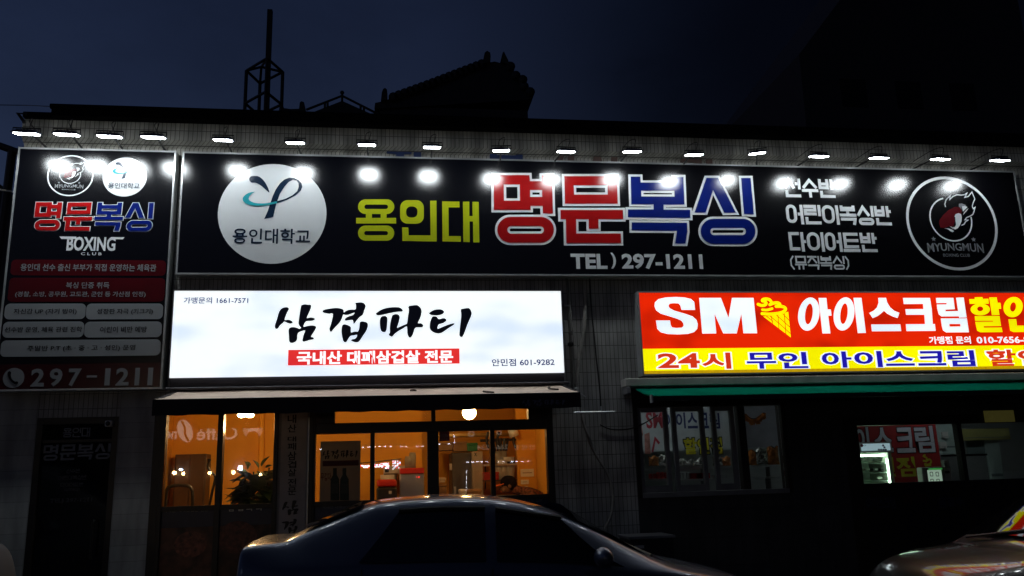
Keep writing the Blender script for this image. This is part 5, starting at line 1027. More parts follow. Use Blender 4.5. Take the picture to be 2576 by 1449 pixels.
# poster with two bottles on the glass
pb_ = wb(I3, 232, 592, 700, 1295, YG+.03)
ps = thing('poster', ((pb_[0]+pb_[2])/2, YG+.03, pb_[1]), 'pale poster of two green bottles inside the left entrance pane', 'poster')
one(lambda b: b.box(pb_[0], pb_[2], YG+.026, YG+.03, pb_[1], pb_[3], translucent('poster_paper', (.62, .58, .52))), 'sheet', ps)
one(lambda b: (brush(b, fit(bb, wb(I3, 262, 690, 668, 800, YG+.02)), YG+.020, poster_black, False), b.fill([[(x, z) for x, z in rr(*wb(I3, 262, 818, 680, 880, YG+.02), .003)]], YG+.020, mat('poster_dim_red', (.20, .015, .012), .5)), text(b, '무겁다', wb(I3, 240, 960, 360, 1050, YG+.02), YG+.020, mat('poster_dim_red', (.20, .015, .012), .5), .02)), 'lettering', ps)
for cx_ in (405, 515):
    def bot(b):
        l = [(cx_-22,905),(cx_+22,905),(cx_+22,985),(cx_+50,1035),(cx_+52,1280),(cx_-52,1280),(cx_-50,1035),(cx_-22,985)]; b.fill([I3.poly(l, YG+.02)], YG+.018, mat('bottle_green', (.015, .05, .02), .4)); b.fill([[(x, z) for x, z in rr(*wb(I3, cx_-42, 1085, cx_+42, 1200, YG+.02), .004)]], YG+.0155, mat('bottle_label', (.10, .13, .09), .5))
    one(bot, 'bottle_picture', ps)
cs = wb(I4, 165, 470, 283, 592, YG+.03); cc = thing('sticker', ((cs[0]+cs[2])/2, YG+.02, cs[1]), 'small red cctv sticker at the top corner of an entrance pane', 'sticker')
one(lambda b: b.box(cs[0], cs[2], YG+.016, YG+.02, cs[1], cs[3], mat('sticker_red', (.40, .02, .03), .5)), 'sheet', cc); one(lambda b: (text(b, 'cctv', wb(I4, 178, 510, 272, 548, YG), YG+.013, mat('sticker_print', (.55, .25, .22), .5), .0), text(b, '녹화중', wb(I4, 185, 556, 265, 582, YG), YG+.013, mat('sticker_print', (.55, .25, .22), .5), .0)), 'lettering', cc)
# cooker, fridge, cups by the back wall
kb = wb(I3, 885, 1035, 1125, 1300, 2.4); kk = thing('rice_cooker', ((kb[0]+kb[2])/2, 2.55, kb[1]), 'red-lidded black rice cooker seen through the second entrance pane', 'cooker')
km = (kb[1]+(kb[3]-kb[1])*.66); one(lambda b: b.box(kb[0], kb[2], 2.4, 2.75, kb[1], km, black_pl), 'body', kk, bevel=.03); one(lambda b: b.box(kb[0]+.003, kb[2]-.003, 2.4, 2.74, km+.002, kb[3], red_pl), 'lid', kk, bevel=.03); one(lambda b: b.box(*[kb[0]+(kb[2]-kb[0])*t for t in (.60, .74)], 2.39, 2.399, km-.09, km-.05, mat('display_grey', (.4, .4, .42), .3)), 'display', kk)
one(lambda b: (b.box(kb[0]-.3, kb[2]+.1, 2.35, 2.9, kb[1]-.05, kb[1]-.002, wood), b.box(kb[0]-.28, kb[2]+.08, 2.38, 2.88, FZ, kb[1]-.051, wood)), 'counter') and tag(bpy.data.objects['counter'], 'dark wooden counter under the red-lidded rice cooker', 'counter')
fb = wb(I3, 1155, 905, 1442, 1300, 2.7); fr_ = thing('drinks_fridge', ((fb[0]+fb[2])/2, 2.9, FZ), 'steel fridge with a red top and red digits behind the second entrance pane', 'fridge')
fm = fb[3]-(fb[3]-fb[1])*.17; one(lambda b: b.box(fb[0], fb[2], 2.7, 2.98, FZ, fm, steel_m), 'body', fr_, bevel=.01); one(lambda b: b.box(fb[0], fb[2], 2.68, 2.98, fm+.002, fb[3], red_pl), 'top', fr_, bevel=.01)
one(lambda b: text(b, '1.8', wb(I3, 1350, 1000, 1388, 1018, 2.69), 2.675, mat('lit_red_digits', (.5, 0, 0), .4, emit=(1, .03, .02), strength=1.6, var=0), .02), 'digits', fr_)
for i, (x, w_, lab) in enumerate(((1255, 40, 'small glass jug on top of the red-topped steel fridge'), (1305, 48, 'taller glass jug on top of the red-topped steel fridge'))):
    g = I3.w(x, 905, 2.8); tag(one(lambda b: b.lathe((g.x, 2.8, fb[3]+.002), [(.045, 0), (.05, .12+.05*i), (.04, .16+.05*i)], glassy), 'jug', smooth=True), lab, 'jug')
sh = wb(I3, 975, 968, 1138, 980, 2.9); tag(one(lambda b: b.box(sh[0], sh[2], 2.78, 2.99, sh[1], sh[3], wood), 'wall_shelf'), 'little dark wall shelf above the rice cooker', 'shelf')
for x, lab in ((1000, 'left paper cup hanging below the little wall shelf'), (1056, 'right paper cup hanging below the little wall shelf')):
    g = I3.w(x, 985, 2.86); tag(one(lambda b: b.lathe((g.x, 2.86, sh[1]-.17), [(.055, 0), (.085, .168)], white_pl), 'cup', smooth=True), lab, 'cup', 'cups under the wall shelf')
pf = wb(I3, 985, 908, 1030, 955, 2.96); tag(one(lambda b: (b.box(pf[0]-.02, pf[2]+.25, 2.975, 2.985, pf[1]-.03, pf[3]+.03, white_pl), b.box(pf[0], pf[2], 2.965, 2.974, pf[1], pf[3], black_pl)), 'notice'), 'pale notice with a dark photo on the wall over the little shelf', 'notice')
# rear kitchen: fridges, boxes, shelves
db = wb(I4, 312, 722, 550, 1300, 4.6); fd = thing('refrigerator', ((db[0]+db[2])/2, 4.9, FZ), 'tall dark grey refrigerator at the back of the kitchen', 'fridge')
one(lambda b: b.box(db[0], db[2], 4.6, 5.3, FZ, db[3], mat('dark_grey_enamel', (.09, .08, .075), .4)), 'body', fd, bevel=.015); one(lambda b: b.box(db[0]+.03, db[0]+.06, 4.56, 4.598, .9, 1.5, steel_m), 'handle', fd)
one(lambda b: b.box(*[wb(I4, 285, 855, 313, 930, 4.5)[k] for k in (0, 2)], 4.5, 4.52, *[wb(I4, 285, 855, 313, 930, 4.5)[k] for k in (1, 3)], white_pl), 'tag', fd)
cf = wb(I4, 556, 712, 676, 1300, 4.4); fc = thing('refrigerator', ((cf[0]+cf[2])/2, 4.7, FZ), 'narrow cream kimchi refrigerator with a dark X on its top band', 'fridge')
one(lambda b: b.box(cf[0], cf[2], 4.4, 5.0, FZ, cf[3], cream), 'body', fc, bevel=.012); one(lambda b: text(b, 'X', wb(I4, 570, 726, 602, 768, 4.39), 4.394, poster_black, .03), 'lettering', fc)
for (x0, y0, x1, y1, Y, m, lab, nm) in ((330,598,490,712,4.75,card,'brown cardboard box on top of the dark grey refrigerator','cardboard_box'), (492,612,608,708,4.7,green_pl,'green plastic box on top of the kitchen refrigerators','plastic_box'), (162,605,322,700,4.9,card,'wide brown carton high up at the back left of the kitchen','cardboard_box'), (412,1150,480,1230,2.2,white_pl,'pale carton standing at the front left of the counter','carton'), (490,1150,652,1235,2.2,card,'open printed carton standing at the front of the counter','carton'), (160,1012,235,1075,3.2,cream,'cream bread bin beside the dark doorframe','bread_bin'), (165,1085,250,1240,3.2,card,'brown box below the cream bread bin','cardboard_box')):
    q_ = wb(I4, x0, y0, x1, y1, Y); o = one(lambda b: (b.box(q_[0], q_[2], Y, Y+.3, q_[1], q_[3], m), b.box(q_[0]-.008, q_[2]+.008, Y-.008, Y+.308, q_[3]-.04, q_[3]-.01, m)), nm, bevel=.006); tag(o, lab, 'box')
kt = wb(I4, 100, 1236, 760, 1250, 2.1); tag(one(lambda b: (b.box(kt[0], 1.6, 2.05, 2.7, kt[1]-.04, kt[3]-.004, wood), b.box(kt[0]+.05, 1.55, 2.1, 2.65, FZ, kt[1]-.041, wood)), 'counter'), 'long dark serving counter in front of the kitchen', 'counter')
for (y0, y1, lab) in ((858, 876, 'upper pale kitchen shelf carrying jars of utensils'), (1040, 1056, 'lower dark kitchen shelf carrying white cups')):
    q_ = wb(I4, 684, y0, 1072, y1, 4.2); tag(one(lambda b: (b.box(q_[0], q_[2], 4.1, 4.5, q_[1], q_[3], cream if y0 < 900 else wood), [b.tube([(x, 4.48, q_[1]), (x, 4.48, q_[1]-.12)], .01, black_metal) for x in (q_[0]+.05, q_[2]-.05)]), 'kitchen_shelf'), lab, 'shelf', 'kitchen shelves')
us = wb(I4, 684, 858, 1072, 876, 4.2)[3]; lsz = wb(I4, 684, 1040, 1072, 1056, 4.2)[3]
for x, lab in ((862, 'glass jar of wooden spoons on the left of the upper kitchen shelf'), (912, 'glass jar of ladles in the middle of the upper kitchen shelf')):
    g = I4.w(x, 860, 4.3); t = thing('utensil_jar', (g.x, 4.3, us), lab, 'jar', 'jars on the kitchen shelf'); one(lambda b: b.lathe((g.x, 4.3, us+.002), [(.06, 0), (.06, .20)], glassy), 'jar', t, smooth=True)
    one(lambda b: [b.tube([(g.x+.02*k, 4.3, us+.05), (g.x+.06*k+(.02 if x > 900 else -.04), 4.3, us+.40)], [.01, .028], black_pl, 6) for k in (-1, 0, 1)], 'spoons', t)
q_ = wb(I4, 948, 790, 1040, 856, 4.2); tag(one(lambda b: (b.box(q_[0], q_[2], 4.15, 4.4, us+.003, q_[3]-.05, black_pl), b.tube([(q_[0], 4.2, q_[3]), (q_[2], 4.2, q_[3])], .015, wood), b.tube([(q_[0]+.01, 4.2, q_[3]-.05), (q_[0]+.01, 4.2, q_[3])], .01, wood), b.tube([(q_[2]-.01, 4.2, q_[3]-.05), (q_[2]-.01, 4.2, q_[3])], .01, wood)), 'basket'), 'dark handled basket on the right of the upper kitchen shelf', 'basket')
q_ = wb(I4, 684, 975, 850, 1038, 4.2); tag(one(lambda b: (b.box(q_[0], q_[2], 4.15, 4.4, lsz+.003, q_[3], red_pl), b.box(q_[0]-.005, q_[2]+.005, 4.14, 4.41, q_[3]+.001, q_[3]+.03, red_pl)), 'tub'), 'red plastic tub at the left of the lower kitchen shelf', 'tub')
for x, h_, lab in ((870, .22, 'first white cup stack beside the red tub'), (915, .30, 'second white cup stack from the red tub'), (985, .34, 'tallest white cup stack on the lower kitchen shelf')):
    g = I4.w(x, 1038, 4.25); tag(one(lambda b: b.lathe((g.x, 4.25, lsz+.003), [(.07, 0), (.085, h_*.5), (.08, h_*.5+.01), (.095, h_), (.08, h_)], white_pl), 'cup_stack', smooth=True), lab, 'cups', 'cup stacks on the kitchen shelf')
q_ = wb(I4, 160, 500, 1045, 545, 4.4); tag(one(lambda b: b.tube([(q_[0], 4.4, (q_[1]+q_[3])/2), (q_[2], 4.4, (q_[1]+q_[3])/2)], (q_[3]-q_[1])/2, mat('yellow_duct', (.45, .28, .07), .5), 14), 'duct', smooth=True), 'fat yellowish duct running across the kitchen under the ceiling', 'duct')
q_ = wb(I4, 640, 572, 1062, 582, 4.3); hr = thing('hook_rail', ((q_[0]+q_[2])/2, 4.3, q_[1]), 'dark rail with hooks hanging below the yellowish duct', 'rail')
one(lambda b: b.tube([(q_[0], 4.3, q_[1]), (q_[2], 4.3, q_[1])], .022, black_metal), 'rail', hr)
for x in (735, 862, 1045): g = I4.w(x, 575, 4.28); one(lambda b: b.tube(curve([(g.x, 4.28, g.z+.12), (g.x-.03, 4.28, g.z), (g.x, 4.26, g.z-.12), (g.x+.03, 4.24, g.z-.10)], 3), .022, black_metal), 'hook', hr)
q_ = [I4.w(1015, 455, 3.3), I4.w(1040, 540, 3.3)]; rr0 = thing('paper_roll', q_[1], 'white roll with a green light end hanging by the orange side wall', 'roll'); one(lambda b: b.tube(q_, .075, white_pl, 14), 'roll', rr0, smooth=True); one(lambda b: b.ball(q_[0]+Vector((-.02, -.08, .04)), .035, mat('lit_green_exit', (.1, .5, .3), .4, emit=(.1, .8, .5), strength=1.2, var=0), 10), 'green_light', rr0)
for (x0, y0, x1, y1, lab) in ((1110,915,1265,1005,'white patch standing for a sign reflection, highest on the orange side wall'), (1112,1040,1205,1092,'white patch standing for a sign reflection in the middle of the orange side wall'), (1115,1116,1192,1158,'white patch standing for a sign reflection, lowest on the orange side wall'), (1312,965,1395,985,'small white strip standing for a sign reflection beside the right entrance frame')):
    q_ = wb(I4, x0, y0, x1, y1, 3.38); tag(one(lambda b: (b.box(q_[0], q_[2], 3.388, 3.394, q_[1], q_[3], mat('reflection_white', (.75, .68, .55), .6)), b.box(q_[0]+.03, q_[2]-.03, 3.386, 3.3875, q_[1]+(q_[3]-q_[1])*.45, q_[1]+(q_[3]-q_[1])*.55, card)), 'reflection_patch'), lab, 'reflection patch', 'reflection patches on the orange side wall')  # pale sheets painted where the sign opposite reflects in the glass

# ---- the person bending over behind the right entrance pane
skin = mat('skin', (.22, .11, .065), .55, var=.06); hair = mat('black_hair', (.010, .007, .006), .8, spec=.15); cap_o = mat('orange_cap', (.75, .13, .02), .6); shirt = mat('patterned_shirt', (.14, .05, .03), .85, var=.95, vscale=28); trousers = mat('dark_trousers', (.02, .02, .03), .8)
YP = 2.95; hc = I4.w(965, 1105, YP)           # centre of the head
pe = thing('person', (hc.x+.30, YP+.1, FZ), 'person with black hair in an orange-visored cap and patterned shirt bending over the counter', 'person')
def body():
    jt = {'pel': (.62, .12, .92), 'sp': (.50, .08, 1.14), 'ch': (.33, .03, 1.27), 'nk': (.16, .0, 1.33), 'hd': (.02, -.01, 1.36), 'ls': (.30, -.19, 1.26), 'le': (.18, -.27, 1.02), 'lw': (-.06, -.26, .99), 'rs': (.34, .24, 1.26), 're': (.22, .30, 1.03), 'rw': (-.04, .22, .99), 'lk': (.52, .02, .50), 'la': (.62, .02, .10), 'rk': (.58, .26, .50), 'ra': (.68, .26, .10), 'lt': (.50, .0, .12), 'rt': (.56, .26, .12), 'lh': (.60, .03, .86), 'rh': (.64, .24, .86)}
    dz = hc.z-1.36-.04
    rad = {'pel': .15, 'sp': .14, 'ch': .15, 'nk': .06, 'hd': .085, 'ls': .07, 'le': .045, 'lw': .03, 'rs': .07, 're': .045, 'rw': .03, 'lk': .06, 'la': .045, 'rk': .06, 'ra': .045, 'lt': .04, 'rt': .04, 'lh': .095, 'rh': .095}
    E = [('pel', 'sp'), ('sp', 'ch'), ('ch', 'nk'), ('nk', 'hd'), ('ch', 'ls'), ('ls', 'le'), ('le', 'lw'), ('ch', 'rs'), ('rs', 're'), ('re', 'rw'), ('pel', 'lh'), ('lh', 'lk'), ('lk', 'la'), ('la', 'lt'), ('pel', 'rh'), ('rh', 'rk'), ('rk', 'ra'), ('ra', 'rt')]
    K = list(jt); me = bpy.data.meshes.new('body'); o = bpy.data.objects.new('body', me); COL.objects.link(o); o.parent = pe; w0 = world_loc(pe)
    me.from_pydata([(hc.x+jt[k][0]-w0.x, YP+jt[k][1]-w0.y, jt[k][2]+(dz if jt[k][2] > .9 else 0)-w0.z) for k in K], [(K.index(a), K.index(c)) for a, c in E], []); me.update()
    o.modifiers.new('skin', 'SKIN'); lay = me.skin_vertices[0].data
    for i, k in enumerate(K): lay[i].radius = (rad[k], rad[k]); lay[i].use_root = (k == 'pel')
    s = o.modifiers.new('subd', 'SUBSURF'); s.levels = 1; s.render_levels = 2; me.materials.append(shirt)
    return o
body()
def head(b):
    b.ball((hc.x, YP, hc.z), .095, skin, 18, (1.0, .85, 1.15)); b.ball((hc.x-.055, YP-.01, hc.z-.055), .05, skin, 12); b.tube([(hc.x-.095, YP, hc.z-.02), (hc.x-.125, YP, hc.z-.055), (hc.x-.10, YP, hc.z-.06)], [.012, .018, .012], skin, 8)
    b.ball((hc.x+.01, YP-.085, hc.z-.01), .026, skin, 10, (1, .4, 1.3))
    for s in (-1, 1): b.ball((hc.x-.085, YP+.035*s, hc.z-.005), .012, black_pl, 8)
    b.tube([(hc.x-.10, YP-.025, hc.z-.085), (hc.x-.105, YP+.025, hc.z-.085)], .006, cap_o, 6)
one(head, 'head', pe, smooth=True)
one(lambda b: (b.ball((hc.x+.022, YP, hc.z+.022), .105, hair, 16, (1.0, .92, 1.08)), b.ball((hc.x+.09, YP, hc.z-.03), .055, hair, 12)), 'hair', pe, smooth=True)
one(lambda b: (b.ball((hc.x-.005, YP, hc.z+.045), .108, mat('black_cap_cloth', (.010, .008, .008), .95, spec=.05), 16, (1, .9, .85)), b.add([(hc.x-.07, YP-.08, hc.z+.03), (hc.x-.20, YP-.055, hc.z-.005), (hc.x-.22, YP, hc.z-.005), (hc.x-.20, YP+.055, hc.z-.005), (hc.x-.07, YP+.08, hc.z+.03), (hc.x-.07, YP-.08, hc.z+.018), (hc.x-.20, YP-.055, hc.z-.015), (hc.x-.22, YP, hc.z-.015), (hc.x-.20, YP+.055, hc.z-.015), (hc.x-.07, YP+.08, hc.z+.018)], [(0,1,2,3,4), (9,8,7,6,5), (0,5,6,1), (1,6,7,2), (2,7,8,3), (3,8,9,4), (4,9,5,0)], cap_o)), 'cap', pe)
def hand(b, wx, wy, wz):
    b.ball((wx-.03, wy, wz), .04, skin, 10, (1.1, .9, .5))
    for i, L in enumerate((.06, .07, .075, .065)): y = wy-.03+.02*i; b.tube([(wx-.06, y, wz), (wx-.06-L*.6, y, wz-.005), (wx-.06-L, y, wz-.03)], [.009, .0085, .007], skin, 6)
    b.tube([(wx-.03, wy-.04, wz), (wx-.06, wy-.065, wz-.01), (wx-.085, wy-.07, wz-.025)], [.011, .010, .008], skin, 6)
dzp = hc.z-1.40
for (x, y, z) in ((-.06, -.26, .99), (-.04, .22, .99)): one(lambda b: hand(b, hc.x+x, YP+y, z+dzp), 'hand', pe, smooth=True)
one(lambda b: (b.tube([(hc.x+.60, YP+.03, .86), (hc.x+.52, YP+.02, .5), (hc.x+.62, YP+.02, FZ+.06)], [.115, .085, .07], trousers, 12), b.tube([(hc.x+.64, YP+.24, .86), (hc.x+.58, YP+.26, .5), (hc.x+.68, YP+.26, FZ+.06)], [.115, .085, .07], trousers, 12), b.ball((hc.x+.62, YP+.13, .93), .18, trousers, 14, (1, 1.1, .9))), 'trousers', pe, smooth=True)

# ---- upright banner on the pier between the windows
bn = wb(I2, 1003, 178, 1215, 1500, YW-.04); bn = (bn[0]+.005, .35, bn[2]-.005, 2.46)
vb = thing('banner', ((bn[0]+bn[2])/2, YW-.03, bn[1]), 'narrow upright grey-white banner with black vertical lettering between the windows', 'banner')
one(lambda b: b.box(bn[0], bn[2], YW-.03, YW-.02, bn[1], bn[3], poster_pale), 'sheet', vb); one(lambda b: (b.tube([(bn[0]-.01, YW-.025, bn[3]), (bn[2]+.01, YW-.025, bn[3])], .012, alu), b.tube([(bn[0]-.01, YW-.025, bn[1]), (bn[2]+.01, YW-.025, bn[1])], .012, alu)), 'rail', vb)
def vtext(b):
    for c, y0, y1 in (('국',105,180),('내',192,258),('산',268,330),('대',362,402),('패',412,468),('삼',478,548),('겹',553,608),('살',614,672),('전',690,752),('문',758,818)): text(b, c, wb(I2, 1072-0*y0, y0, 1140, y1, YW-.03), YW-.034, poster_black, .02)
one(vtext, 'lettering', vb)
def vtext(b):
    brush(b, fit((min(p[0] for i in (0, 1) for p in BRP[i]), min(p[1] for i in (0, 1) for p in BRP[i]), max(p[0] for i in (0, 1) for p in BRP[i]), max(p[1] for i in (0, 1) for p in BRP[i])), wb(I2, 1030, 860, 1158, 975, YW-.03)), YW-.034, poster_black, False, (0, 1))
    brush(b, fit((min(p[0] for i in (2, 3) for p in BRP[i]), min(p[1] for i in (2, 3) for p in BRP[i]), max(p[0] for i in (2, 3) for p in BRP[i]), max(p[1] for i in (2, 3) for p in BRP[i])), wb(I2, 1025, 1005, 1150, 1118, YW-.03)), YW-.034, poster_black, False, (2, 3))
one(vtext, 'lettering', vb)

# ------------------------------------------------------------------ inside the ice cream shop
white_wall = mat('white_board', (.52, .54, .55), .6); foil = mat('foil_bag', (.35, .33, .30), .22, .8, var=.5, vscale=30, bump=1.0); orange_foil = mat('orange_bag', (.38, .12, .02), .3, .3, var=.6, vscale=20, bump=.6); can_r = mat('red_can', (.35, .02, .02), .35, .4); can_w = mat('pale_can', (.4, .42, .42), .35, .4)
YI = 2.8
q_ = wb(I5, 268, 100, 1045, 470, YI); pi_ = thing('poster', ((q_[0]+q_[2])/2, YI, q_[1]), 'wide pale poster with red, navy and yellow ice cream lettering behind the folding window', 'poster')
one(lambda b: b.box(q_[0], q_[2], YI, YI+.02, q_[1], q_[3], white_wall), 'sheet', pi_)
pn = mat('poster_navy_print', (.02, .03, .12), .5); pr = mat('poster_red_print', (.42, .03, .05), .5); py_ = mat('poster_yellow_print', (.60, .52, .02), .5); pk = mat('poster_pink_print', (.45, .18, .14), .5, var=.5, vscale=12)
def ptx(b):
    y = YI-.004
    text(b, 'SM', wb(I5, 358, 168, 490, 300, YI), y, pr, .03); text(b, '아', wb(I5, 495, 176, 585, 300, YI), y, pn, .03); text(b, '이', wb(I5, 590, 176, 665, 300, YI), y, pn, .03); text(b, '스', wb(I5, 680, 176, 758, 300, YI), y, pn, .03); text(b, '크', wb(I5, 770, 176, 845, 300, YI), y, pn, .03); text(b, '림', wb(I5, 855, 180, 932, 302, YI), y, pn, .03)
one(ptx, 'lettering', pi_)
one(lambda b: text(b, '할인점', wb(I5, 652, 372, 950, 500, YI), YI-.008, py_, .03, poster_black, .085), 'lettering', pi_)
def pbars(b):
    y = YI-.004
    b.fill([I5.poly([(272,200),(310,185),(335,345),(325,372)], YI)], y, pk); b.fill([I5.poly([(345,345),(385,330),(395,500),(350,500)], YI)], y, pk); b.fill([I5.poly([(400,480),(425,360),(468,410),(455,425),(432,395),(415,490)], YI)], y, pr)
one(pbars, 'ice_cream_pictures', pi_)
q_ = wb(I5, 1130, 100, 1400, 445, 3.4); tag(one(lambda b: b.box(q_[0], q_[2], 3.4, 3.45, q_[1], q_[3], mat('lilac_board', (.40, .40, .44), .6)), 'wall_board'), 'plain lilac-grey board behind the right-hand pane of the folding window', 'board')
gd = thing('garland', I5.w(1200, 200, 1.4), 'orange paper garland drooping across the top of the right-hand folding pane', 'garland')
gpt = curve([I5.w(x, y, 1.4) for x, y in ((1128,185),(1150,205),(1180,222),(1215,222),(1250,200),(1278,178))], 4)
one(lambda b: b.tube(gpt, .006, black_metal, 5), 'string', gd)
for k in range(0, len(gpt)):
    p = gpt[k]; one(lambda b: b.add([p+Vector((-.03, 0, .0)), p+Vector((.03, .01, .0)), p+Vector((.012+.01*math.sin(k), .0, -.05-.04*abs(math.sin(k*1.7)))), p+Vector((-.015, .015, -.06-.03*math.sin(k))), p+Vector((0, -.02, -.03))], [(0, 1, 4), (1, 2, 4), (2, 3, 4), (3, 0, 4)], mat('orange_paper', (.55, .17, .03), .6, var=.5)), 'paper_flag', gd)
for k, (y0, Y, lab) in enumerate(((598, 1.7, 'white display shelf carrying silver snack bags'), (690, 1.5, 'lower display shelf carrying cans behind the folding window'))):
    q_ = wb(I5, 280, y0, 1400, y0+14, Y); tag(one(lambda b: (b.box(q_[0], q_[2], Y-.2, Y+.3, q_[1], q_[3], white_wall), [b.box(x, x+.04, Y+.26, Y+.30, FZ, q_[1]-.001, grey_frame) for x in (q_[0]+.02, (q_[0]+q_[2])/2, q_[2]-.06)]), 'display_shelf'), lab, 'shelf', 'display shelves in the ice cream shop')
def bag(name, c, x, y0, y1, w, Y, m, lab, grp, ph):
    a, e = c.w(x, y1, Y), c.w(x, y0, Y); hh = e.z-a.z; ww = w/c.k*F*0+abs(c.w(x+w, y0, Y).x-e.x)
    vs = []; fs = []; n, k = 7, 7; rnd = random.Random(ph)
    for sgn in (-1, 1):
        for i in range(n+1):
            for j in range(k+1):
                u, v = i/n-.5, j/k; th = .5*ww*.45*(max(0, (1-(2*u)**2))*math.sin(math.pi*v))**.6; vs.append((a.x+ww*u*(1-.08*math.sin(math.pi*v)), Y+sgn*(th+.012*rnd.random()), a.z+hh*v+.015*math.sin(9*u+ph)*v))
    o_ = (n+1)*(k+1)
    for s_ in (0, 1):
        for i in range(n):
            for j in range(k): q0 = s_*o_+i*(k+1)+j; f = (q0, q0+1, q0+k+2, q0+k+1); fs.append(f if s_ == 0 else f[::-1])
    b = MB(); b.add(vs, fs, m); tag(b.build(name), lab, 'snack bag', grp)
G_ = 'snack bags on the display shelf'
SB = [(315,505,590,70,foil,'pale snack bag at the far left of the display shelf, under the pink poster bars'), (420,515,592,80,orange_foil,'dark orange snack bag left of the second sash on the display shelf'), (485,505,590,60,foil,'silver snack bag beside the left sash stile'), (610,535,590,70,foil,'low silver snack bag at the left edge of the middle pane'), (675,540,592,90,foil,'bright crumpled silver snack bag in the middle of the middle pane'), (760,535,592,70,foil,'silver snack bag in the right corner of the middle pane'), (920,530,590,80,foil,'silver snack bag at the left of the third pane'), (985,520,590,70,orange_foil,'orange snack bag in the right half of the third pane'), (1190,470,590,90,orange_foil,'dark orange snack bag in the left half of the far right pane'), (1265,455,580,90,foil,'tall silver snack bag in the middle of the far right pane'), (1355,445,585,90,orange_foil,'tall orange snack bag at the right edge of the far right pane'), (1360,440,480,60,foil,'silver snack bag perched on top at the far right of the window')]
for i, (x, y0, y1, w, m, lab) in enumerate(SB): bag('snack_bag', I5, x, y0, y1, w, 1.55+.08*(i % 3), m, lab, G_, i)
CN = [(325,650,'pale can pack at the far left of the lower display shelf'), (412,652,'pale can beside the red pack in the left pane'), (470,640,'red can pack at the right of the left pane'), (502,642,'red can next to the left sash stile'), (612,640,'pale can stack at the left of the middle pane'), (670,640,'pale can stack in the centre of the middle pane'), (748,648,'red snack pack at the right of the middle pane'), (790,648,'red snack pack against the middle mullion'), (925,660,'pale tray of cans in the third pane'), (1240,690,'pale can standing low in the far right pane')]
for i, (x, y0, lab) in enumerate(CN):
    a, e = I5.w(x, 690, 1.45), I5.w(x, y0, 1.45); m = can_r if 'red' in lab else can_w
    tag(one(lambda b: [b.lathe((a.x+.05*k, 1.45, a.z), [(.022, 0), (.026, .008), (.026, e.z-a.z-.01), (.02, e.z-a.z)], m, 12) for k in (-.55, .55)] if 'can' in lab and 'tray' not in lab else b.box(a.x-.09, a.x+.09, 1.38, 1.5, a.z, e.z, m), 'can' if 'can' in lab else 'snack_pack', smooth=False), lab, 'can' if 'can' in lab else 'snack', 'goods on the lower display shelf')
# behind the shop front: banner, lit fridge, kiosk, wall notices
q_ = wb(I6, 200, 225, 892, 760, 2.6); rbn = thing('banner', ((q_[0]+q_[2])/2, 2.6, q_[1]), 'dark red wall banner with white and yellow ice cream lettering inside the shop', 'banner')
one(lambda b: b.box(q_[0], q_[2], 2.6, 2.62, q_[1], q_[3], mat('banner_red', (.36, .018, .018), .6)), 'sheet', rbn)
wpr = mat('banner_white', (.55, .56, .62), .6); ypr = mat('banner_yellow', (.55, .50, .03), .6)
def rbt(b):
    y = 2.594
    for s, a in (('아', (120,290,240,480)), ('이', (235,290,342,482)), ('스', (378,292,520,485)), ('크', (550,292,692,488)), ('림', (700,280,846,486))): text(b, s, wb(I6, *a, 2.6), y-.004, wpr, .03, poster_black, .055)
one(rbt, 'lettering', rbn)
def rbt(b):
    y = 2.594
    text(b, '할', wb(I6, 255, 525, 390, 675, 2.6), y, ypr, .03); text(b, '인', wb(I6, 405, 525, 540, 675, 2.6), y, ypr, .03); text(b, '점', wb(I6, 555, 520, 702, 675, 2.6), y, ypr, .03)
    w = .026
    for l in ([(760,550),(785,552),(790,530),(765,515),(780,505)], [(780,560),(810,540),(825,560),(805,580),(770,575)], [(775,590),(825,585)]):
        c_ = [tuple(v) for v in curve([(x, z, 0) for x, z in I6.poly(l, 2.6)], 4)]; b.stroke([(p[0], p[1]) for p in c_], w, y, ypr)
one(rbt, 'lettering', rbn)
YF = 1.7; q_ = wb(I6, 262, 500, 532, 760, YF); hq = wb(I6, 258, 406, 516, 490, YF-.02)
lfr = thing('display_fridge', ((q_[0]+q_[2])/2, YF+.3, FZ), 'white upright display fridge with lit header and green-lit shelves', 'fridge')
lit_head = mat('lit_header', (.5, .6, .65), .3, emit=(.42, .62, .68), strength=.55, var=0); lit_in = mat('fridge_lining', (.6, .7, .62), .4)
one(lambda b: (b.box(q_[0], q_[0]+.03, YF, YF+.55, FZ, hq[1], white_pl), b.box(q_[2]-.05, q_[2], YF, YF+.55, FZ, hq[1], white_pl), b.box(q_[0]+.03, q_[2]-.05, YF+.5, YF+.55, FZ, hq[1], lit_in)), 'cabinet', lfr)
one(lambda b: (b.box(hq[0], hq[2], YF-.04, YF+.55, hq[1]+.002, hq[3], white_pl)), 'header', lfr, bevel=.006); one(lambda b: b.box(hq[0]+.03, hq[2]-.03, YF-.046, YF-.041, hq[1]+.03, hq[3]-.02, lit_head), 'lit_panel', lfr)
def hdp(b):
    y = YF-.05
    b.fill([ell(*I6.xz(286, 432, YF-.05), .02, .022, 16)], y, pr); text(b, 'ICE', wb(I6, 298, 428, 322, 437, YF-.05), y, poster_black, .0)
    for x0, y0 in ((445,425),(412,458),(430,458),(448,458),(465,458),(455,440)): b.fill([[p for p in rr(*wb(I6, x0, y0, x0+15, y0+14, YF-.05), .002)]], y, mat('purple_print', (.12, .06, .20), .5))
one(hdp, 'header_print', lfr)
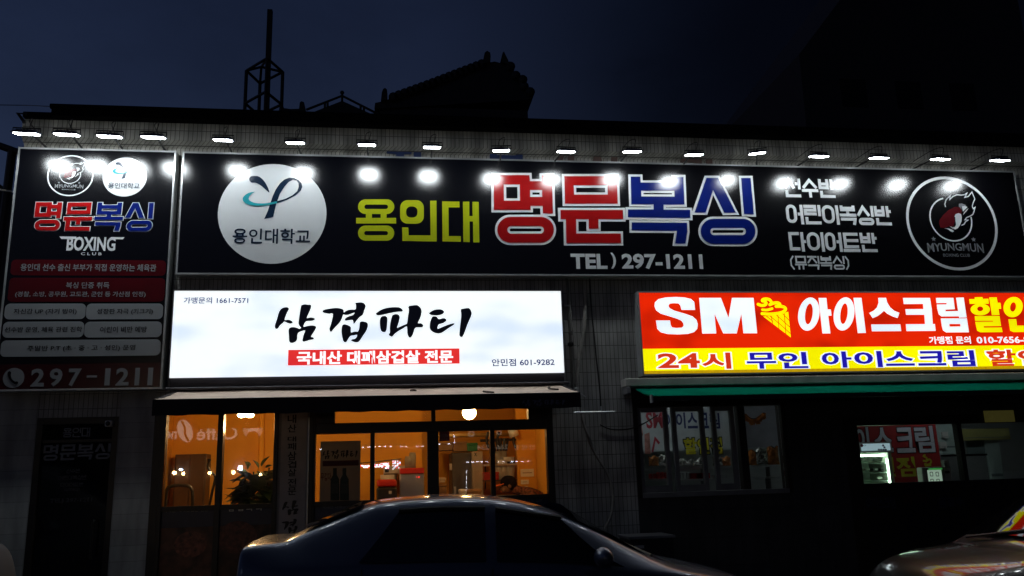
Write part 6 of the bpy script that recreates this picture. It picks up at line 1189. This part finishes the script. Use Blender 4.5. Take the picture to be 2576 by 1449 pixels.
for yy in (566, 640, 705):
    s_ = wb(I6, 280, yy, 480, yy+10, YF+.1); one(lambda b: b.box(q_[0]+.032, q_[2]-.052, YF+.03, YF+.49, s_[1], s_[3], lit_in), 'shelf', lfr)
tubez = hq[1]-.03; one(lambda b: b.tube([(q_[0]+.05, YF+.06, tubez), (q_[2]-.07, YF+.06, tubez)], .014, mat('lit_tube', (.8, 1, .85), .3, emit=(.62, 1.0, .70), strength=9, var=0)), 'light_tube', lfr); one(lambda b: b.tube([(q_[2]-.062, YF+.02, 1.2), (q_[2]-.062, YF+.02, tubez-.05)], .010, mat('lit_tube', (0, 0, 0))), 'light_tube', lfr)
for i, (x, yb, lab) in enumerate(((295,566,'dark tub at the left of the top fridge shelf'), (338,566,'second dark tub on the top fridge shelf'), (395,566,'large dark tub on the top fridge shelf'), (435,566,'dark tub nearest the light on the top fridge shelf'), (315,640,'pale flat box on the middle fridge shelf'), (375,640,'dark flat box on the middle fridge shelf'), (438,640,'dark flat box nearest the light on the middle fridge shelf'), (410,705,'blue-white carton on the bottom fridge shelf'))):
    s_ = wb(I6, x-18, yb-(38 if i < 4 else 28), x+18, yb, YF+.2); m = (black_pl if 'dark' in lab else white_pl)
    tag(one(lambda b: b.lathe(((s_[0]+s_[2])/2, YF+.2, s_[1]+.022), [(.05, 0), (.065, s_[3]-s_[1]-.03), (.07, s_[3]-s_[1]-.03), (.07, s_[3]-s_[1]-.022)], m, 14) if i < 4 else (b.box(s_[0], s_[2], YF+.14, YF+.28, s_[1]+.022, s_[3], m), b.box(s_[0]+.01, s_[2]-.01, YF+.137, YF+.1395, s_[1]+.03, s_[3]-.02, can_w)), 'tub' if i < 4 else 'carton'), lab, 'food box', 'goods in the display fridge')
YK = 1.3; q_ = wb(I6, 762, 600, 925, 760, YK); ki = thing('kiosk', ((q_[0]+q_[2])/2, YK+.1, FZ), 'white self-checkout kiosk with a glowing pale screen', 'kiosk')
one(lambda b: (b.box(q_[0], q_[2]+.02, YK, YK+.12, FZ, q_[3], white_pl)), 'body', ki, bevel=.015)
s_ = wb(I6, 800, 606, 920, 760, YK-.01); one(lambda b: b.box(s_[0], s_[2], YK-.012, YK-.001, s_[1], s_[3], black_pl), 'bezel', ki)
s2 = wb(I6, 806, 622, 915, 745, YK-.02); one(lambda b: b.box(s2[0], s2[2], YK-.016, YK-.013, s2[1], s2[3], mat('lit_screen', (.5, .6, .5), .2, emit=(.42, .60, .46), strength=.55, var=0)), 'screen', ki)
one(lambda b: (b.fill([[p for p in rr(*wb(I6, 806, 608, 915, 621, YK-.02), .002)]], YK-.017, mat('lit_green_bar', (.05, .4, .08), .3, emit=(.06, .40, .08), strength=.5, var=0)), [b.stroke([p for p in rr(*wb(I6, x, y, x+20, y+30, YK-.02), .003)], .008, YK-.018, poster_black, True) for x, y in ((820,640),(865,640),(825,695),(872,695))]), 'screen_icons', ki)
cr0 = wb(I6, 925, 600, 990, 760, YK); pt = thing('payment_terminal', ((cr0[0]+cr0[2])/2, YK+.05, FZ), 'white card payment terminal beside the glowing kiosk', 'terminal')
one(lambda b: b.box(cr0[0]+.025, cr0[2], YK, YK+.1, FZ, cr0[3], white_pl), 'body', pt, bevel=.01); s_ = wb(I6, 938, 630, 972, 648, YK-.01); one(lambda b: b.box(s_[0], s_[2], YK-.006, YK-.001, s_[1], s_[3], black_pl), 'card_slot', pt)
s_ = [I6.w(x, y, YK+.02) for x, y in ((915,550),(950,545),(962,598),(925,600))]; one(lambda b: b.prism([(p.x, p.z) for p in s_], YK+.0, YK+.06, white_pl), 'reader', pt); s_ = [I6.w(x, y, YK-.005) for x, y in ((925,570),(945,567),(952,590),(932,592))]; one(lambda b: b.prism([(p.x, p.z) for p in s_], YK-.006, YK-.001, can_w), 'reader_screen', pt)
pale_green = mat('pale_green_panel', (.42, .52, .48), .6, var=.1); mid_green = mat('grey_green_panel', (.16, .21, .20), .6)
for (x0, y0, x1, y1, Y, m, lab, nm) in ((870,250,1040,500,3.2,pale_green,'pale green wall panel with notices, left of the shop-front mullion','wall_panel'), (915,325,960,375,3.15,white_pl,'small white notice on the pale green wall panel','notice'), (900,405,948,452,3.15,white_pl,'white notice with a dark picture below the small notice','notice'), (1075,300,1440,390,3.0,mat('yellowish_panel', (.42, .40, .14), .6),'yellowish-green panel strip behind the right shop-front pane','wall_panel'), (1110,390,1265,505,3.1,mid_green,'grey-green notice board behind the right shop-front pane','notice_board'), (1270,330,1375,760,3.05,pale_green,'tall pale green door post behind the right shop-front pane','post'), (910,500,1265,515,2.0,black_metal,'black rail behind the card payment terminal','rail')):
    q_ = wb(I6, x0, y0, x1, y1, Y); o = one(lambda b: (b.box(q_[0], q_[2], Y, Y+.03, q_[1], q_[3], m), b.box(q_[0]+.02, q_[2]-.02, Y-.004, Y-.001, q_[1]+(q_[3]-q_[1])*.2, q_[1]+(q_[3]-q_[1])*.25, mid_green) if nm != 'rail' else None), nm); tag(o, lab, nm.replace('_', ' '))
ct = thing('fill_tube', (8.0, 2.0, 2.95), 'added white fill tube, out of sight on the ice cream shop ceiling', 'lamp')  # added tubes, out of sight, brighten the shop interior
one(lambda b: b.box(7.4, 8.6, 1.95, 2.05, 2.96, 3.0, white_pl), 'fitting', ct); one(lambda b: b.tube([(7.45, 2.0, 2.94), (8.55, 2.0, 2.94)], .016, mat('lit_fill_tube', (.8, .9, .9), .3, emit=(.8, .95, 1.0), strength=18.0, var=0)), 'tube', ct)
ct2 = dup(ct, (3.8, 1.5, 2.95), None, 'added white fill tube on the ice cream shop ceiling near the folding window')

# low box on the wall base beside the sedan's bonnet
q_ = wb(I5, 245, 1135, 580, 1500, -.3); lb_ = thing('cabinet', ((q_[0]+q_[2])/2, -.1, .12), 'low dark metal cabinet against the wall under the folding window', 'cabinet')
one(lambda b: b.box(q_[0], q_[2], -.3, .12, .12, q_[3]-.03, mat('dark_cabinet', (.02, .02, .022), .4)), 'body', lb_, bevel=.008); one(lambda b: b.box(q_[0]-.02, q_[2]+.02, -.33, .13, q_[3]-.028, q_[3], grey_frame), 'lid', lb_, bevel=.005); one(lambda b: b.box(q_[0]+.04, q_[0]+.14, -.31, -.301, q_[3]-.12, q_[3]-.09, alu), 'latch', lb_)

# ------------------------------------------------------------------ the far side of the street, seen only mirrored in the glass
LS = 15.0; YFAR = YG-LS
facade = mat('far_facade', (.06, .055, .05), .8)
fa = thing('cafe_building', (0, YFAR-3, 0), 'dark cafe building across the street mirrored in the restaurant glass', 'building'); one(lambda b: b.box(-13, 9, YFAR-6, YFAR-.12, 0, 6.5, facade), 'wall', fa)
neon = mat('lit_cafe_letter', (.9, .85, .8), .3, emit=(1, .86, .70), strength=2.2, var=0)
cfs = thing('cafe_sign', mir(I2.p(450, 340)[0], I2.p(450, 340)[1], LS), 'lit white cafe lettering across the street mirrored in the corner window', 'sign')
def mbox(c, x0, y0, x1, y1): a, e = mir(*c.p(x0, (y0+y1)/2), LS), mir(*c.p(x1, (y0+y1)/2), LS); t, u = mir(*c.p((x0+x1)/2, y0), LS), mir(*c.p((x0+x1)/2, y1), LS); return (a.x, u.z, e.x, t.z)
Ym = YFAR
one(lambda b: text(b, 'Caffè', mbox(I2, 680, 285, 365, 388), Ym, neon, .012), 'lettering', cfs); one(lambda b: text(b, 'ne', mbox(I2, 205, 320, 118, 384), Ym, neon, .012), 'lettering', cfs)
def bean(b):
    c = mir(*I2.p(272, 318), LS); e = []; a_ = R(-22)
    for i in range(28): t = 2*math.pi*i/28; x, z = .24*math.cos(t)*.8, .34*math.sin(t)*.95; e.append((c.x-(x*math.cos(a_)-z*math.sin(a_)), c.z+x*math.sin(a_)+z*math.cos(a_)))
    b.fill([e], Ym, neon); b.stroke([(p.x, p.y) for p in curve([(c.x-.11, c.z+.28, 0), (c.x-.01, c.z+.09, 0), (c.x+.01, c.z-.09, 0), (c.x+.11, c.z-.28, 0)], 5)], .055, Ym+.012, facade)
one(bean, 'coffee_bean', cfs)
def cup(b):
    m0 = mbox(I2, 880, 295, 722, 385); cx, zt, w = (m0[0]+m0[2])/2, m0[3], abs(m0[2]-m0[0])/2
    half = [(cx+w*math.cos(R(a)), zt+(m0[1]-zt)*math.sin(R(a))) for a in range(0, 181, 10)]; b.fill([half], Ym, mat('lit_cafe_emblem', (.6, .5, .4), .3, emit=(1, .86, .70), strength=1.1, var=0)); b.fill([[(cx+w*.55*math.cos(R(a)), zt+(m0[1]-zt)*.6*math.sin(R(a))) for a in range(0, 181, 12)]], Ym+.01, neon); b.fill([ell(cx, zt-.22, .16, .13, 16)], Ym+.02, facade)
one(cup, 'cup_emblem', cfs)
ph2 = thing('shop_sign', mir(*I4.p(900, 660), LS), 'pale phone number lettering across the street mirrored in the entrance glass', 'sign')
neon2 = mat('lit_dim_letter', (.8, .75, .7), .3, emit=(1, .8, .6), strength=1.1, var=0)
one(lambda b: (text(b, '안 민 점', mbox(I4, 1272, 635, 1040, 690), Ym, neon2, .01), text(b, '266-2234', mbox(I4, 962, 635, 605, 690), Ym, neon2, .015)), 'lettering', ph2)
one(lambda b: [b.fill([ell((m0[0]+m0[2])/2, (m0[1]+m0[3])/2, abs(m0[2]-m0[0])/2, (m0[3]-m0[1])/2, 28), ell((m0[0]+m0[2])/2, (m0[1]+m0[3])/2, abs(m0[2]-m0[0])/4.5, (m0[3]-m0[1])/4.5, 20)], Ym, neon2) for m0 in (mbox(I4, 578, 470, 497, 548), mbox(I4, 897, 468, 822, 520))], 'ring_mark', ph2)
led = mat('lit_white_led', (1, 1, 1), .3, emit=(.75, .8, 1.0), strength=26, var=0); bulb_far = mat('lit_far_bulb', (1, .8, .5), .3, emit=(1.0, .66, .28), strength=70, var=0)
for i, (x, y, w_) in enumerate(((190,645,14),(260,652,12),(465,646,12),(650,641,13),(861,657,9))):
    c = mir(*I2.p(x, y), LS); tag(one(lambda b: (b.ball(c, w_*.0042, bulb_far, 12), b.tube([c+Vector((0, 0, .1)), c+Vector((0, 0, .5))], .01, black_metal, 6)), 'cafe_bulb'), 'warm cafe bulb across the street, mirrored as the '+('leftmost glint in the corner window', 'glint on the dark wooden cabinet', 'glint by the trolley handle', 'glint left of the plant', 'glint among the plant leaves')[i], 'bulb', 'cafe bulbs across the street')
c = mir(*I2.p(703, 607), LS); tag(one(lambda b: b.ball(c, .07, mat('lit_blue_white', (1, 1, 1), .3, emit=(.6, .75, 1.0), strength=60, var=0), 12), 'street_lamp'), 'blue-white lamp across the street mirrored beside the plant', 'lamp')
c2 = mir(*I2.p(240, 618), LS); tag(one(lambda b: b.ball(c2, .035, mat('lit_blue_white', (1, 1, 1)), 12, (1.6, 1, .8)), 'street_lamp'), 'blue-white lamp across the street mirrored over the dark cabinet', 'lamp')
STR = [(I3, [(180,690),(235,688)], 2, 'row'), (I3, [(735,668),(800,662),(870,656),(925,654),(985,653),(1048,654),(1175,654),(1232,653),(1358,653),(1420,652)], 10, 'row'), (I4, [(165,627),(275,624)], 2, 'row'), (I4, [(493,837),(552,835),(606,833),(657,833),(714,832),(855,832),(911,832),(1012,832),(1066,830),(1128,830),(1194,830)], 11, 'row'), (I4, [(337,468),(338,530),(340,595)], 3, 'col'), (I4, [(479,950),(479,1018),(480,1078),(481,1142)], 4, 'col')]
SL = ['short LED strip across the street mirrored left of the bottle poster', 'long LED strip across the street mirrored over the rice cooker', 'short LED strip across the street mirrored under the cctv sticker', 'long LED strip across the street mirrored over the kitchen shelves', 'upright LED strip across the street mirrored high in the third pane', 'upright LED strip across the street mirrored low in the third pane']
for (c, pts, n_, kd), lab in zip(STR, SL):
    t = thing('led_strip', mir(*c.p(*pts[0]), LS), lab, 'LED strip', 'LED strips across the street')
    def dots(b):
        for x, y in pts:
            for k in (-1, 0, 1):
                p = mir(*c.p(x+(9*k if kd == 'row' else 0), y+(14*k if kd == 'col' else 0)), LS); b.ball(p, .010, led, 6, (1, 1, 1.5))
    one(dots, 'diodes', t); e0, e1 = mir(*c.p(*pts[0]), LS), mir(*c.p(*pts[-1]), LS); one(lambda b: b.tube([e0+Vector((0, -.04, 0)), e1+Vector((0, -.04, 0))], .012, black_metal, 6), 'backing', t)
# scrolling LED message, hung aslant inside the second pane
GL = [["1110100", "1010101", "1110111", "0000101", "1111100", "0010100", "0101010", "1000001"], ["11101", "10101", "11101", "00001", "01111", "01000", "01111"], ["1111", "1001", "1111", "0110"], ["111", "101", "111"], ["111", "101", "111"], ["1111", "1000"], ["101", "111"]]
lm = thing('led_message_board', I3.w(900, 880, 1.0), 'red and white dotted LED message hanging aslant inside the second entrance pane', 'LED sign')
lw_ = mat('lit_led_white', (1, 1, 1), .3, emit=(.8, .85, 1.0), strength=1.3, var=0); lr_ = mat('lit_led_red', (1, .1, .1), .3, emit=(1.0, .10, .08), strength=1.0, var=0)
def msg(b):
    for gi, (g, x0, x1, y0, y1, Y) in enumerate(((GL[0],1078,1172,825,928,.9), (GL[1],985,1035,850,915,1.05), (GL[2],940,982,855,908,1.1), (GL[3],900,935,866,900,1.2), (GL[4],868,898,868,900,1.25), (GL[2],770,806,878,904,1.4), (GL[4],738,766,880,904,1.5), (GL[5],698,735,878,908,1.6))):
        for j, row in enumerate(g):
            for i, ch_ in enumerate(row):
                if ch_ == '1': p = I3.w(x0+(x1-x0)*i/len(row), y0+(y1-y0)*j/len(g), Y); b.box(p.x-.006, p.x+.006, Y, Y+.004, p.z-.007, p.z+.007, lr_ if (i+j) % 4 == 1 else lw_)
one(msg, 'diodes', lm); e0, e1 = I3.w(1172, 830, .9), I3.w(698, 878, 1.6); one(lambda b: b.tube([e0+Vector((0, .02, .03)), e1+Vector((0, .02, .03))], .006, black_metal, 6), 'rail', lm)
